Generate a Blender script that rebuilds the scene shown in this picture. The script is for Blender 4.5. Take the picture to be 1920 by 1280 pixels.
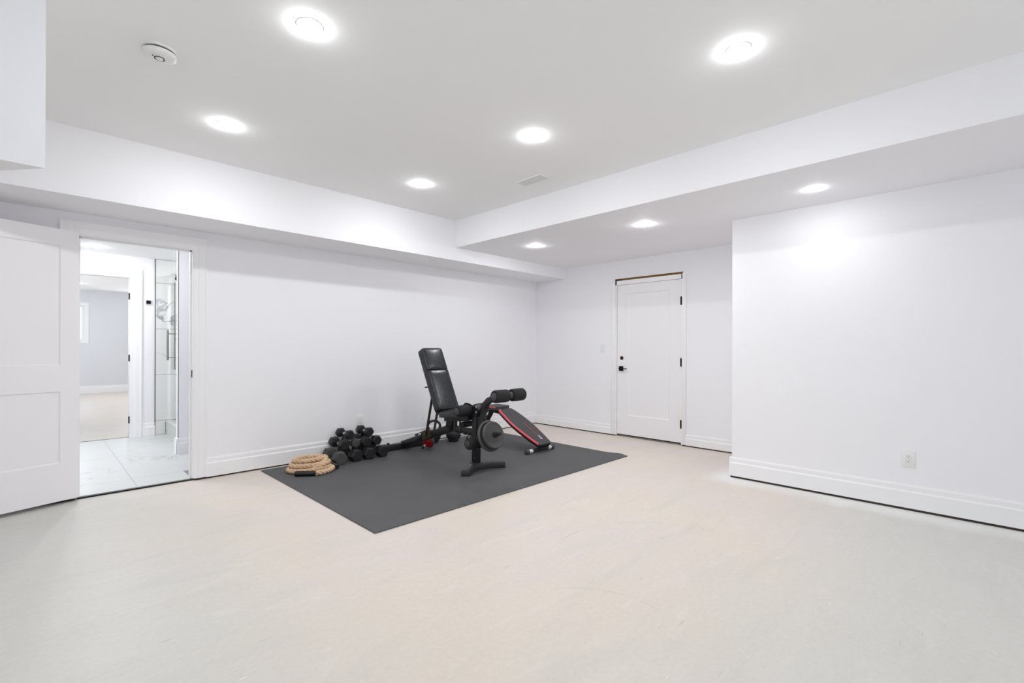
import bpy, bmesh, math, random
from mathutils import Vector, Matrix, Quaternion
from math import radians as R, pi, sin, cos

for o in list(bpy.data.objects): bpy.data.objects.remove(o, do_unlink=True)
sc = bpy.context.scene
COL = sc.collection

# ------------------------------------------------------------------ camera, world, lights, exposure
YAW = R(44.61)
cam_d = bpy.data.cameras.new('camera'); cam = bpy.data.objects.new('camera', cam_d); COL.objects.link(cam)
cam_d.sensor_width = 36.0; cam_d.lens = 881.6 * 36 / 1920; cam_d.shift_y = 12.25 / 1920
cam_d.clip_start = 0.05; cam_d.clip_end = 200
fw = Vector((cos(YAW), sin(YAW), 0)); rt0 = Vector((sin(YAW), -cos(YAW), 0)); up0 = Vector((0, 0, 1))
ro = R(.174)
rt = rt0 * cos(ro) + up0 * sin(ro); up = up0 * cos(ro) - rt0 * sin(ro)
m = Matrix((rt, up, -fw)).transposed().to_4x4(); m.translation = Vector((0, 0, 1.21))
cam.matrix_world = m
sc.camera = cam

sc.view_settings.view_transform = 'Standard'
sc.view_settings.look = 'None'
sc.view_settings.gamma = 1
sc.view_settings.use_curve_mapping = False
sc.view_settings.exposure = 0.0
sc.cycles.use_denoising = True
sc.cycles.use_adaptive_sampling = True
sc.cycles.adaptive_threshold = .025
sc.cycles.max_bounces = 10
sc.cycles.diffuse_bounces = 8
sc.cycles.glossy_bounces = 5
sc.cycles.transparent_max_bounces = 12
sc.cycles.sample_clamp_indirect = 6

world = bpy.data.worlds.new('world'); sc.world = world; world.use_nodes = True
wb = world.node_tree.nodes['Background']
wb.inputs[0].default_value = (.80, .90, 1, 1); wb.inputs[1].default_value = 1.6

def area(name, loc, rot, sx, sy, energy, color=(1, 1, 1)):
    l = bpy.data.lights.new(name, 'AREA'); l.shape = 'RECTANGLE'; l.size = sx; l.size_y = sy
    l.energy = energy; l.color = color
    o = bpy.data.objects.new(name, l); COL.objects.link(o); o.location = loc; o.rotation_euler = rot
    return o
# added fill panels behind and beside the camera, plus windowless ones in the far room
area('fill_rear', (1.5, -2.35, 1.45), (R(90), 0, 0), 3.4, 1.5, 9, (.965, .98, 1))
area('fill_side', (-2.15, .2, 1.45), (R(90), 0, R(-90)), 3.0, 1.5, 5, (.965, .98, 1))
area('fill_far_side', (-1.45, 12.5, 1.7), (R(90), 0, R(-90)), 4.0, 1.2, 75, (.88, .93, 1))
area('fill_far_end', (2.6, 16.3, 1.8), (R(-90), 0, 0), 1.6, .9, 22, (.88, .93, 1))

LENS = 440.0        # glow of the ceiling light lenses

# ------------------------------------------------------------------ dimensions
Y1 = 5.054; X2 = 5.665; X3 = 4.620; YC = 1.638
HC = 2.741; HL = 2.419; HS = 2.264; YS = 4.471; XB = 3.560
XW = -2.2; YW = -2.4
YB = 5.174            # bathroom side of left wall
Y2 = 7.906; Y2b = 8.03
Y3 = 16.45
HB = 2.40; HF = 2.68

# ------------------------------------------------------------------ materials
def nmat(name):
    m = bpy.data.materials.new(name); m.use_nodes = True
    nt = m.node_tree; b = nt.nodes['Principled BSDF']
    return m, nt, b
def N(nt, t, **kw):
    n = nt.nodes.new(t)
    for k, v in kw.items():
        if hasattr(n, k) and not isinstance(v, dict): setattr(n, k, v)
    return n
def lin(c):
    def f(x):
        x /= 255.0
        return x / 12.92 if x <= .04045 else ((x + .055) / 1.055) ** 2.4
    return (f(c[0]), f(c[1]), f(c[2]), 1)
def simple(name, col, rough=.5, metal=0, bump=0, bscale=200, vary=0, vscale=6, spec=.5, coat=0):
    m, nt, b = nmat(name)
    b.inputs['Roughness'].default_value = rough; b.inputs['Metallic'].default_value = metal
    b.inputs['Specular IOR Level'].default_value = spec
    if coat: b.inputs['Coat Weight'].default_value = coat; b.inputs['Coat Roughness'].default_value = .15
    tc = N(nt, 'ShaderNodeTexCoord')
    n = N(nt, 'ShaderNodeTexNoise'); n.inputs['Scale'].default_value = vscale; n.inputs['Detail'].default_value = 4
    nt.links.new(tc.outputs['Object'], n.inputs['Vector'])
    mx = N(nt, 'ShaderNodeMix', data_type='RGBA')
    c = lin(col)
    mx.inputs[6].default_value = tuple(x * (1 - vary) for x in c[:3]) + (1,)
    mx.inputs[7].default_value = tuple(min(1, x * (1 + vary)) for x in c[:3]) + (1,)
    nt.links.new(n.outputs['Fac'], mx.inputs[0]); nt.links.new(mx.outputs[2], b.inputs['Base Color'])
    if bump:
        n2 = N(nt, 'ShaderNodeTexNoise'); n2.inputs['Scale'].default_value = bscale; n2.inputs['Detail'].default_value = 3
        nt.links.new(tc.outputs['Object'], n2.inputs['Vector'])
        bp = N(nt, 'ShaderNodeBump'); bp.inputs['Strength'].default_value = bump; bp.inputs['Distance'].default_value = .002
        nt.links.new(n2.outputs['Fac'], bp.inputs['Height']); nt.links.new(bp.outputs[0], b.inputs['Normal'])
    return m

M = {}
M['wall'] = simple('wall_paint', (243, 242, 245), .75, bump=.06, bscale=260, vary=.006, spec=.3)
M['ceil'] = simple('ceiling_paint', (248, 248, 247), .85, bump=.05, bscale=240, vary=.006, spec=.2)
M['trim'] = simple('trim_paint', (243, 242, 243), .38, vary=.004)
M['door'] = simple('door_paint', (243, 241, 243), .42, vary=.004)
M['farwall'] = simple('pale_blue_grey_paint', (222, 224, 228), .8, vary=.006)
M['plastic'] = simple('white_plastic', (236, 236, 234), .35)
M['slot'] = simple('dark_slot', (52, 50, 48), .6)
M['black'] = simple('black_metal', (14, 14, 15), .38, vary=.1)
M['hardware'] = simple('matte_black_hardware', (8, 8, 8), .6, spec=.25)
M['gap'] = simple('dark_gap_wood', (58, 46, 40), .85, vary=.35, vscale=14, bump=.3, bscale=60)
M['blackgap'] = simple('dark_subfloor', (16, 14, 13), .9, vary=.3)
M['woodraw'] = simple('raw_stud_wood', (118, 82, 34), .75, vary=.3, vscale=18, bump=.3, bscale=90)
M['hole'] = simple('bored_wood_hole', (46, 26, 20), .8, vary=.3, vscale=40)
M['powder'] = simple('black_powder_coat', (26, 27, 29), .42, bump=.15, bscale=500, vary=.1)
M['powdergrey'] = simple('worn_charcoal_steel', (56, 56, 58), .45, metal=.2, bump=.15, bscale=300, vary=.25, vscale=20)
M['foam'] = simple('black_foam', (27, 27, 29), .85, bump=.5, bscale=350, vary=.15, vscale=30)
M['foamgrey'] = simple('grey_cap_plastic', (66, 66, 70), .5)
M['bronze'] = simple('bronze_steel', (84, 76, 62), .42, metal=.45, vary=.25, vscale=25)
M['chrome'] = simple('chrome', (205, 205, 205), .18, metal=1)
M['steel'] = simple('brushed_steel', (150, 148, 140), .3, metal=1)
M['rubber'] = simple('black_rubber', (27, 27, 28), .55, bump=.15, bscale=260, vary=.22, vscale=18)
M['rubbergrey'] = simple('worn_grey_rubber', (72, 72, 70), .75, bump=.5, bscale=160, vary=.35, vscale=30)
M['plate'] = simple('grey_iron_plate', (74, 74, 74), .5, metal=.15, bump=.25, bscale=220, vary=.12, vscale=14)
M['red'] = simple('red_plastic', (178, 12, 20), .4)
M['piping'] = simple('red_vinyl_piping', (226, 84, 92), .5)
M['padgrey'] = simple('charcoal_vinyl', (62, 63, 65), .6, bump=.35, bscale=300, vary=.12, vscale=24)
M['padblack'] = simple('black_underside', (14, 14, 14), .6)
M['sticker'] = simple('white_sticker', (225, 222, 215), .5)
M['printred'] = simple('red_print', (190, 60, 62), .6)
M['printwhite'] = simple('white_print', (232, 232, 232), .6)
M['glovepurple'] = simple('cast_iron_enamel', (40, 38, 42), .34, vary=.2, vscale=15)
M['marks'] = simple('black_shrink_wrap', (20, 19, 19), .32, bump=.8, bscale=130, vary=.2)
M['shower_hw'] = simple('satin_nickel', (150, 148, 142), .28, metal=1)

def vinyl():
    m, nt, b = nmat('black_vinyl')
    b.inputs['Roughness'].default_value = .32; b.inputs['Base Color'].default_value = lin((28, 30, 35))
    tc = N(nt, 'ShaderNodeTexCoord')
    w = N(nt, 'ShaderNodeTexNoise'); w.inputs['Scale'].default_value = 26; w.inputs['Detail'].default_value = 5; w.inputs['Distortion'].default_value = 2.2
    nt.links.new(tc.outputs['Object'], w.inputs['Vector'])
    bp = N(nt, 'ShaderNodeBump'); bp.inputs['Strength'].default_value = .13; bp.inputs['Distance'].default_value = .004
    nt.links.new(w.outputs['Fac'], bp.inputs['Height']); nt.links.new(bp.outputs[0], b.inputs['Normal'])
    rr = N(nt, 'ShaderNodeMapRange'); rr.inputs['To Min'].default_value = .22; rr.inputs['To Max'].default_value = .36
    nt.links.new(w.outputs['Fac'], rr.inputs['Value']); nt.links.new(rr.outputs[0], b.inputs['Roughness'])
    return m
M['vinyl'] = vinyl()

def mat_rubber_mat():
    m, nt, b = nmat('rubber_floor_mat')
    b.inputs['Roughness'].default_value = .7
    tc = N(nt, 'ShaderNodeTexCoord')
    n = N(nt, 'ShaderNodeTexNoise'); n.inputs['Scale'].default_value = 2.2; n.inputs['Detail'].default_value = 6
    nt.links.new(tc.outputs['Object'], n.inputs['Vector'])
    f = N(nt, 'ShaderNodeTexNoise'); f.inputs['Scale'].default_value = 420
    nt.links.new(tc.outputs['Object'], f.inputs['Vector'])
    cr = N(nt, 'ShaderNodeMix', data_type='RGBA'); cr.inputs[6].default_value = lin((76, 76, 77)); cr.inputs[7].default_value = lin((87, 87, 88))
    nt.links.new(n.outputs['Fac'], cr.inputs[0]); nt.links.new(cr.outputs[2], b.inputs['Base Color'])
    bp = N(nt, 'ShaderNodeBump'); bp.inputs['Strength'].default_value = .3; bp.inputs['Distance'].default_value = .001
    nt.links.new(f.outputs['Fac'], bp.inputs['Height']); nt.links.new(bp.outputs[0], b.inputs['Normal'])
    return m
M['mat'] = mat_rubber_mat()

def rope_mat():
    m, nt, b = nmat('manila_rope')
    b.inputs['Roughness'].default_value = .9
    tc = N(nt, 'ShaderNodeTexCoord')
    n = N(nt, 'ShaderNodeTexNoise'); n.inputs['Scale'].default_value = 30; n.inputs['Detail'].default_value = 6
    nt.links.new(tc.outputs['Object'], n.inputs['Vector'])
    cr = N(nt, 'ShaderNodeMix', data_type='RGBA'); cr.inputs[6].default_value = lin((184, 148, 114)); cr.inputs[7].default_value = lin((240, 210, 176))
    nt.links.new(n.outputs['Fac'], cr.inputs[0]); nt.links.new(cr.outputs[2], b.inputs['Base Color'])
    f = N(nt, 'ShaderNodeTexNoise'); f.inputs['Scale'].default_value = 300
    nt.links.new(tc.outputs['Object'], f.inputs['Vector'])
    bp = N(nt, 'ShaderNodeBump'); bp.inputs['Strength'].default_value = .5; bp.inputs['Distance'].default_value = .002
    nt.links.new(f.outputs['Fac'], bp.inputs['Height']); nt.links.new(bp.outputs[0], b.inputs['Normal'])
    return m
M['rope'] = rope_mat()

def marble(name, base, vein, seed, rough=.25, scale=1.6, sharp=60):
    m, nt, b = nmat(name)
    b.inputs['Roughness'].default_value = rough
    tc = N(nt, 'ShaderNodeTexCoord')
    mp = N(nt, 'ShaderNodeMapping'); mp.inputs['Location'].default_value = (seed, seed * .7, seed * 1.3)
    nt.links.new(tc.outputs['Object'], mp.inputs['Vector'])
    n = N(nt, 'ShaderNodeTexNoise'); n.inputs['Scale'].default_value = scale; n.inputs['Detail'].default_value = 7; n.inputs['Distortion'].default_value = .8
    nt.links.new(mp.outputs[0], n.inputs['Vector'])
    s = N(nt, 'ShaderNodeMath', operation='SUBTRACT'); s.inputs[1].default_value = .5; nt.links.new(n.outputs['Fac'], s.inputs[0])
    a = N(nt, 'ShaderNodeMath', operation='ABSOLUTE'); nt.links.new(s.outputs[0], a.inputs[0])
    k = N(nt, 'ShaderNodeMath', operation='MULTIPLY'); k.inputs[1].default_value = sharp; nt.links.new(a.outputs[0], k.inputs[0])
    e = N(nt, 'ShaderNodeMath', operation='SUBTRACT', use_clamp=True); e.inputs[0].default_value = 1; nt.links.new(k.outputs[0], e.inputs[1])
    n2 = N(nt, 'ShaderNodeTexNoise'); n2.inputs['Scale'].default_value = 1.3; nt.links.new(mp.outputs[0], n2.inputs['Vector'])
    mr = N(nt, 'ShaderNodeMapRange'); mr.inputs['From Min'].default_value = .45; mr.inputs['From Max'].default_value = .62
    nt.links.new(n2.outputs['Fac'], mr.inputs['Value'])
    mu = N(nt, 'ShaderNodeMath', operation='MULTIPLY'); nt.links.new(e.outputs[0], mu.inputs[0]); nt.links.new(mr.outputs[0], mu.inputs[1])
    mx = N(nt, 'ShaderNodeMix', data_type='RGBA'); mx.inputs[6].default_value = lin(base); mx.inputs[7].default_value = lin(vein)
    nt.links.new(mu.outputs[0], mx.inputs[0]); nt.links.new(mx.outputs[2], b.inputs['Base Color'])
    return m
M['marble'] = marble('marble_wall_tile', (226, 228, 226), (138, 141, 144), 3.1)
M['marblefloor'] = marble('marble_floor_tile', (212, 215, 214), (184, 188, 190), 7.7, rough=.3)
M['marblecurb'] = marble('marble_curb_tile', (214, 216, 213), (160, 162, 164), 1.7)
M['grout'] = simple('grey_grout', (150, 152, 152), .9)

def glass_mat():
    m, nt, b = nmat('clear_glass')
    b.inputs['Base Color'].default_value = (.985, .996, .992, 1); b.inputs['Roughness'].default_value = .0
    b.inputs['Transmission Weight'].default_value = 1; b.inputs['IOR'].default_value = 1.02
    b.inputs['Specular IOR Level'].default_value = .5
    return m
M['glass'] = glass_mat()

def emit(name, col, s):
    m = bpy.data.materials.new(name); m.use_nodes = True; nt = m.node_tree; nt.nodes.clear()
    o = nt.nodes.new('ShaderNodeOutputMaterial'); e = nt.nodes.new('ShaderNodeEmission')
    e.inputs[0].default_value = col; e.inputs[1].default_value = s
    nt.links.new(e.outputs[0], o.inputs[0]); return m
M['lens'] = emit('lit_lens', (.955, .987, 1, 1), LENS)
M['lensnear'] = emit('lit_lens_near_wall', (.955, .987, 1, 1), LENS * .38)
M['lensdim'] = emit('lit_lens_far', (.965, .985, 1, 1), 520)

def floor_mat():
    m, nt, b = nmat('concrete_floor')
    tc = N(nt, 'ShaderNodeTexCoord'); L = nt.links.new
    P = tc.outputs['Object']
    def noise(scale, detail=6, dist=0, mapping=None, rough=.55):
        n = N(nt, 'ShaderNodeTexNoise'); n.inputs['Scale'].default_value = scale; n.inputs['Detail'].default_value = detail
        n.inputs['Distortion'].default_value = dist; n.inputs['Roughness'].default_value = rough
        if mapping:
            mp = N(nt, 'ShaderNodeMapping'); mp.inputs['Scale'].default_value = mapping[0]; mp.inputs['Rotation'].default_value = (0, 0, mapping[1])
            mp.inputs['Location'].default_value = mapping[2] if len(mapping) > 2 else (0, 0, 0)
            L(P, mp.inputs[0]); L(mp.outputs[0], n.inputs['Vector'])
        else: L(P, n.inputs['Vector'])
        return n.outputs['Fac']
    def mrange(v, a, b_, c=0, d=1):
        r = N(nt, 'ShaderNodeMapRange'); r.inputs['From Min'].default_value = a; r.inputs['From Max'].default_value = b_
        r.inputs['To Min'].default_value = c; r.inputs['To Max'].default_value = d; L(v, r.inputs['Value']); return r.outputs[0]
    def mth(op, a, b_=None, clamp=False):
        r = N(nt, 'ShaderNodeMath', operation=op, use_clamp=clamp)
        for i, x in enumerate((a, b_)):
            if x is None: continue
            if isinstance(x, (int, float)): r.inputs[i].default_value = x
            else: L(x, r.inputs[i])
        return r.outputs[0]
    def mix(f, a, b_):
        r = N(nt, 'ShaderNodeMix', data_type='RGBA')
        if isinstance(f, (int, float)): r.inputs[0].default_value = f
        else: L(f, r.inputs[0])
        for i, x in ((6, a), (7, b_)):
            if isinstance(x, tuple): r.inputs[i].default_value = x
            else: L(x, r.inputs[i])
        return r.outputs[2]
    beige = lin((222, 211, 199)); pink = lin((221, 209, 203)); grey = lin((213, 212, 207)); cool = lin((216, 215, 212))
    sx = N(nt, 'ShaderNodeSeparateXYZ'); L(P, sx.inputs[0]); X, Y = sx.outputs[0], sx.outputs[1]
    c = mix(mrange(noise(.9, 5, .4), .4, .62), beige, pink)
    # grey, less worn zones of the slab by the left door and by the right wall
    gl = mrange(mth('ADD', X, mth('MULTIPLY', noise(.8, 4), 1.4)), 1.75, .95)
    gr = mrange(mth('ADD', Y, mth('MULTIPLY', noise(.7, 4, 0, ((1, 1, 1), 0, (5, 2, 0))), 1.6)), 1.9, 1.2)
    gm = mth('MULTIPLY', mth('MAXIMUM', gl, gr), .85, True)
    c = mix(gm, c, grey)
    st = mrange(noise(1.0, 8, .6, ((1.2, 5.0, 1), R(-20)), .65), .5, .78)
    c = mix(mth('MULTIPLY', st, .60), c, lin((204, 201, 195)))
    st2 = mrange(noise(1.0, 8, 1.0, ((2.0, 6.5, 1), R(-35), (3, 8, 0)), .7), .55, .8)
    c = mix(mth('MULTIPLY', st2, .38), c, lin((238, 232, 226)))
    fine = mrange(noise(38, 6, 0, None, .7), .35, .7)
    c = mix(mth('MULTIPLY', fine, .16), c, lin((176, 168, 160)))
    # scuffs
    sc_ = mrange(noise(1.0, 3, .3, ((7, 60, 1), R(-48)), .5), .70, .76)
    c = mix(mth('MULTIPLY', sc_, .35), c, lin((160, 154, 148)))
    sc2 = mrange(noise(1.0, 3, .3, ((9, 75, 1), R(-62), (9, 3, 0)), .5), .72, .76)
    c = mix(mth('MULTIPLY', sc2, .6), c, lin((246, 244, 240)))
    # white paint overspray on the slab along the partition base
    dx = mth('SUBTRACT', X3, X)
    o1 = mrange(mth('ADD', dx, mth('MULTIPLY', noise(3.5, 5), .30)), .46, .20)
    inY = mrange(Y, YC + .22, YC + .05)
    c = mix(mth('MULTIPLY', mth('MULTIPLY', o1, inY), .9), c, lin((236, 236, 234)))
    # pencil arcs swept on the slab
    def arc(cx, cy, r, w, side, strength):
        ax = mth('SUBTRACT', X, cx); ay = mth('SUBTRACT', Y, cy)
        d = mth('SQRT', mth('ADD', mth('MULTIPLY', ax, ax), mth('MULTIPLY', ay, ay)))
        a = mth('ABSOLUTE', mth('SUBTRACT', d, r))
        k = mrange(a, w, w * .3)
        ang = mth('ARCTAN2', ay, ax)
        k = mth('MULTIPLY', k, mth('MULTIPLY', mth('GREATER_THAN', ang, side[0]), mth('LESS_THAN', ang, side[1])))
        return mth('MULTIPLY', mth('MULTIPLY', k, mrange(noise(9, 3), .35, .6)), strength)
    c = mix(arc(2.45, 1.15, .72, .006, (.1, 1.75), .28), c, lin((150, 146, 142)))
    c = mix(arc(1.62, 1.14, .42, .006, (-.2, 1.1), .25), c, lin((150, 146, 142)))
    b.inputs['Base Color'].default_value = (1, 1, 1, 1); L(c, b.inputs['Base Color'])
    rr = mrange(noise(1.4, 5, .3), .3, .7, .34, .52); L(rr, b.inputs['Roughness'])
    b.inputs['Specular IOR Level'].default_value = .4
    bp = N(nt, 'ShaderNodeBump'); bp.inputs['Strength'].default_value = .12; bp.inputs['Distance'].default_value = .002
    L(noise(60, 5), bp.inputs['Height']); L(bp.outputs[0], b.inputs['Normal'])
    return m
M['floor'] = floor_mat()

# ------------------------------------------------------------------ mesh helpers (all in world coordinates unless the parent is a local empty)
def new(): return bmesh.new()
def box(bm, x0, x1, y0, y1, z0, z1):
    v = [bm.verts.new((x, y, z)) for z in (z0, z1) for y in (y0, y1) for x in (x0, x1)]
    for f in ((0, 2, 3, 1), (4, 5, 7, 6), (0, 1, 5, 4), (2, 6, 7, 3), (0, 4, 6, 2), (1, 3, 7, 5)):
        bm.faces.new([v[i] for i in f])
    return bm
def frame_of(d, ref=None):
    d = Vector(d).normalized()
    ref = Vector(ref) if ref else (Vector((0, 0, 1)) if abs(d.z) < .9 else Vector((1, 0, 0)))
    s = d.cross(ref).normalized(); u = s.cross(d).normalized()
    return d, s, u
def beam(bm, p0, p1, w, h, ref=None):
    """rectangular tube from p0 to p1; h is measured along ref (up), w across"""
    p0, p1 = Vector(p0), Vector(p1); d, s, u = frame_of(p1 - p0, ref)
    v = []
    for p in (p0, p1):
        for a, b in ((-1, -1), (1, -1), (1, 1), (-1, 1)): v.append(bm.verts.new(p + s * (a * w / 2) + u * (b * h / 2)))
    for f in ((3, 2, 1, 0), (4, 5, 6, 7), (0, 1, 5, 4), (1, 2, 6, 5), (2, 3, 7, 6), (3, 0, 4, 7)): bm.faces.new([v[i] for i in f])
    return bm
def lathe(bm, prof, origin, axis, seg=28, cap=True):
    """prof: list of (distance along axis, radius)"""
    o = Vector(origin); d, s, u = frame_of(axis)
    rings = []
    for t, r in prof:
        if r <= 1e-6: rings.append([bm.verts.new(o + d * t)])
        else: rings.append([bm.verts.new(o + d * t + (s * cos(2 * pi * i / seg) + u * sin(2 * pi * i / seg)) * r) for i in range(seg)])
    for A, B in zip(rings, rings[1:]):
        for i in range(seg):
            j = (i + 1) % seg
            if len(A) == 1 and len(B) == 1: continue
            if len(A) == 1: bm.faces.new((A[0], B[j], B[i]))
            elif len(B) == 1: bm.faces.new((A[i], A[j], B[0]))
            else: bm.faces.new((A[i], A[j], B[j], B[i]))
    if cap:
        if len(rings[0]) > 1: bm.faces.new(list(reversed(rings[0])))
        if len(rings[-1]) > 1: bm.faces.new(rings[-1])
    return bm
def rod(bm, p0, p1, r, seg=18, ch=0):
    p0, p1 = Vector(p0), Vector(p1); L = (p1 - p0).length
    pr = [(0, r), (L, r)] if not ch else [(0, r - ch), (ch * .35, r - ch * .35), (ch, r), (L - ch, r), (L - ch * .35, r - ch * .35), (L, r - ch)]
    return lathe(bm, pr, p0, p1 - p0, seg)
def sweep(bm, pts, r, seg=10, closed=False, rfun=None, caps=True):
    pts = [Vector(p) for p in pts]; n = len(pts); rings = []
    T = []
    for i in range(n):
        a = pts[(i - 1) % n] if (closed or i > 0) else pts[i]; b = pts[(i + 1) % n] if (closed or i < n - 1) else pts[i]
        T.append((b - a).normalized())
    s = T[0].orthogonal().normalized()
    for i in range(n):
        s = (s - T[i] * s.dot(T[i])).normalized(); u = T[i].cross(s); rr = rfun(i / (n - 1)) if rfun else r
        rings.append([bm.verts.new(pts[i] + (s * cos(2 * pi * k / seg) + u * sin(2 * pi * k / seg)) * rr) for k in range(seg)])
    lim = n if closed else n - 1
    for i in range(lim):
        A, B = rings[i], rings[(i + 1) % n]
        for k in range(seg):
            j = (k + 1) % seg; bm.faces.new((A[k], A[j], B[j], B[k]))
    if not closed and caps:
        bm.faces.new(list(reversed(rings[0]))); bm.faces.new(rings[-1])
    return bm
def prism(bm, poly, off):
    off = Vector(off); a = [bm.verts.new(Vector(p)) for p in poly]; b = [bm.verts.new(Vector(p) + off) for p in poly]
    n = len(a)
    bm.faces.new(a); bm.faces.new(list(reversed(b)))
    for i in range(n): bm.faces.new((a[i], b[i], b[(i + 1) % n], a[(i + 1) % n]))
    return bm
def bevel(bm, w, seg=2, ang=40):
    bmesh.ops.recalc_face_normals(bm, faces=bm.faces[:])
    es = [e for e in bm.edges if len(e.link_faces) == 2 and e.calc_face_angle(0) > R(ang)]
    bmesh.ops.bevel(bm, geom=es, offset=w, segments=seg, affect='EDGES', profile=.5, clamp_overlap=True)
    return bm
def obj(name, bm, mat, parent=None, smooth=False, label=None, kind=None, local=False):
    """links bm as ONE mesh object; world coordinates are shifted into an unrotated parent's frame"""
    bmesh.ops.recalc_face_normals(bm, faces=bm.faces[:])
    if parent is not None and not local:
        w = Vector((0, 0, 0)); p = parent
        while p: w += p.location; p = p.parent
        bmesh.ops.translate(bm, vec=-w, verts=bm.verts[:])
    me = bpy.data.meshes.new(name); bm.to_mesh(me); bm.free()
    mats = mat if isinstance(mat, (list, tuple)) else [mat]
    for x in mats: me.materials.append(x)
    if smooth:
        me.shade_smooth()
        me.set_sharp_from_angle(angle=R(38))
    o = bpy.data.objects.new(name, me); COL.objects.link(o)
    if parent is not None: o.parent = parent
    if label: o['label'] = label
    if kind: o['kind'] = kind
    return o
def thing(name, label, cat, loc=(0, 0, 0), group=None, kind=None, rz=0):
    o = bpy.data.objects.new(name, None); COL.objects.link(o); o.empty_display_size = .1
    o.location = loc; o.rotation_euler.z = rz; o['label'] = label; o['category'] = cat
    if group: o['group'] = group
    if kind: o['kind'] = kind
    return o
def tag(o, label, cat, group=None, kind=None):
    o['label'] = label; o['category'] = cat
    if group: o['group'] = group
    if kind: o['kind'] = kind
    return o
def boxobj(name, dims, mat, parent=None, bev=0, **kw):
    bm = box(new(), *dims)
    if bev: bevel(bm, bev, 2)
    return obj(name, bm, mat, parent, smooth=bool(bev), **kw)
def struct(name, dimlist, mat, label, cat, parent=None):
    bm = new()
    for d in dimlist: box(bm, *d)
    o = obj(name, bm, mat, parent)
    if parent is None: tag(o, label, cat, kind='structure')
    return o

# ------------------------------------------------------------------ room shell
XE = X2 + .15
struct('floor', [(XW - .2, XE + .1, YW - .2, Y3 + .2, -.2, 0)], M['floor'], 'beige and grey bare concrete floor slab with scuffs', 'floor')
DXL, DXR, DH = .24, 1.0, 2.09
struct('wall_left', [(XW, DXL - .0185, Y1, YB, .014, HC), (DXR + .0185, X2, Y1, YB, .014, HC), (DXL - .0185, DXR + .0185, Y1, YB, DH + .0185, HC)], M['wall'],
       'long white wall with the bathroom doorway behind the gym mat', 'wall')
# far wall with the exterior doorway
EY0, EY1, EZ = 2.597, 3.579, 2.17
struct('wall_far', [(X2, XE, YW, EY0, .014, HC), (X2, XE, EY1, Y1, .014, HC), (X2, XE, EY0, EY1, EZ, HC)], M['wall'],
       'white end wall around the closed door', 'wall')
struct('wall_right', [(X3, X3 + .12, YW, YC, .018, HL + .01)], M['wall'], 'white partition wall on the right with an outlet', 'wall')
struct('wall_return', [(X3 + .12, X2, YC - .12, YC, .014, HL + .01)], M['wall'], 'white return wall behind the partition corner', 'wall')
struct('wall_rear', [(XW, .3, YW - .1, YW, 0, HC), (2.7, X3, YW - .1, YW, 0, HC), (.3, 2.7, YW - .1, YW, 0, .95), (.3, 2.7, YW - .1, YW, 2.1, HC)], M['wall'],
       'white wall behind the camera with an added window opening', 'wall')
struct('wall_side', [(XW - .1, XW, YW, -1.3, 0, HC), (XW - .1, XW, 1.7, Y1, 0, HC), (XW - .1, XW, -1.3, 1.7, 0, .7), (XW - .1, XW, -1.3, 1.7, 2.2, HC)], M['wall'], 'white wall on the near left side', 'wall')
struct('ceiling', [(XW, XE, YW, YB, HC, HC + .1)], M['ceil'], 'white raised ceiling with six round lights', 'ceiling')
struct('trim_1', [(XB, X2, YW, YS, HL, HC)], M['wall'], 'lower dropped ceiling bulkhead above the partition and end door', 'bulkhead')
struct('trim_2', [(XW, X2, YS, Y1, HS, HC)], M['wall'], 'long dropped soffit along the left wall', 'soffit')
# angular drop beside the stairs, upper left of the picture
P0 = (.027, 2.678); zb = 1.93
bm = new(); prism(bm, [(P0[0], P0[1], zb), (-2.2, P0[1], zb), (-2.2, P0[1] + 1.9, zb), (-1.4, P0[1] + 1.846, zb)], (0, 0, HC - zb))
tag(obj('trim_3', bm, M['wall']), 'angular dropped box hanging from the ceiling at upper left', 'bulkhead', kind='structure')

# dark packing strips in the gap under the walls
struct('trim_4', [(X3 - .010, X3 + .1, YW, YC + .008, 0, .0175)], M['gap'], 'dark gap strip under the right partition base', 'gap strip')
struct('trim_5', [(DXR + .02, X2 - .012, Y1 - .008, YB - .03, 0, .0135), (XW, DXL - .02, Y1 + .0, YB - .03, 0, .0135)], M['gap'], 'dark gap strip under the left wall base', 'gap strip')
struct('trim_6', [(X2 - .008, XE - .02, YW, EY0 - .002, 0, .0135), (X2 - .008, XE - .02, EY1 + .002, Y1, 0, .0135), (X3 + .1, X2 - .01, YC - .1, YC + .006, 0, .0135)], M['blackgap'], 'dark gap strip under the end wall base', 'gap strip')

def baseboard(name, p0, p1, n, z0, label, zt=.192):
    """profiled board from p0 to p1 (xy), n = unit normal away from the wall"""
    p0 = Vector((p0[0], p0[1], 0)); p1 = Vector((p1[0], p1[1], 0)); n = Vector((n[0], n[1], 0))
    pr = [(0, z0), (.018, z0), (.018, zt - .056), (.014, zt - .048), (.010, zt - .045), (.010, zt - .014), (.005, zt), (0, zt)]
    bm = new(); prism(bm, [p0 + n * a + Vector((0, 0, z)) for a, z in pr], p1 - p0)
    return tag(obj(name, bm, M['trim']), label, 'baseboard', kind='structure')
baseboard('baseboard_left', (1.11, Y1), (X2, Y1), (0, -1), .014, 'white stepped baseboard along the left wall behind the dumbbells')
baseboard('baseboard_far_left', (X2, Y1 - .018), (X2, 3.629), (-1, 0), .014, 'white baseboard on the end wall beside the door handle', .150)
baseboard('baseboard_far_right', (X2, 2.554), (X2, YC + .018), (-1, 0), .014, 'white baseboard on the end wall between door hinges and partition', .150)
baseboard('baseboard_right', (X3, YC + .018), (X3, YW), (-1, 0), .018, 'white stepped baseboard along the right partition')
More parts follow.
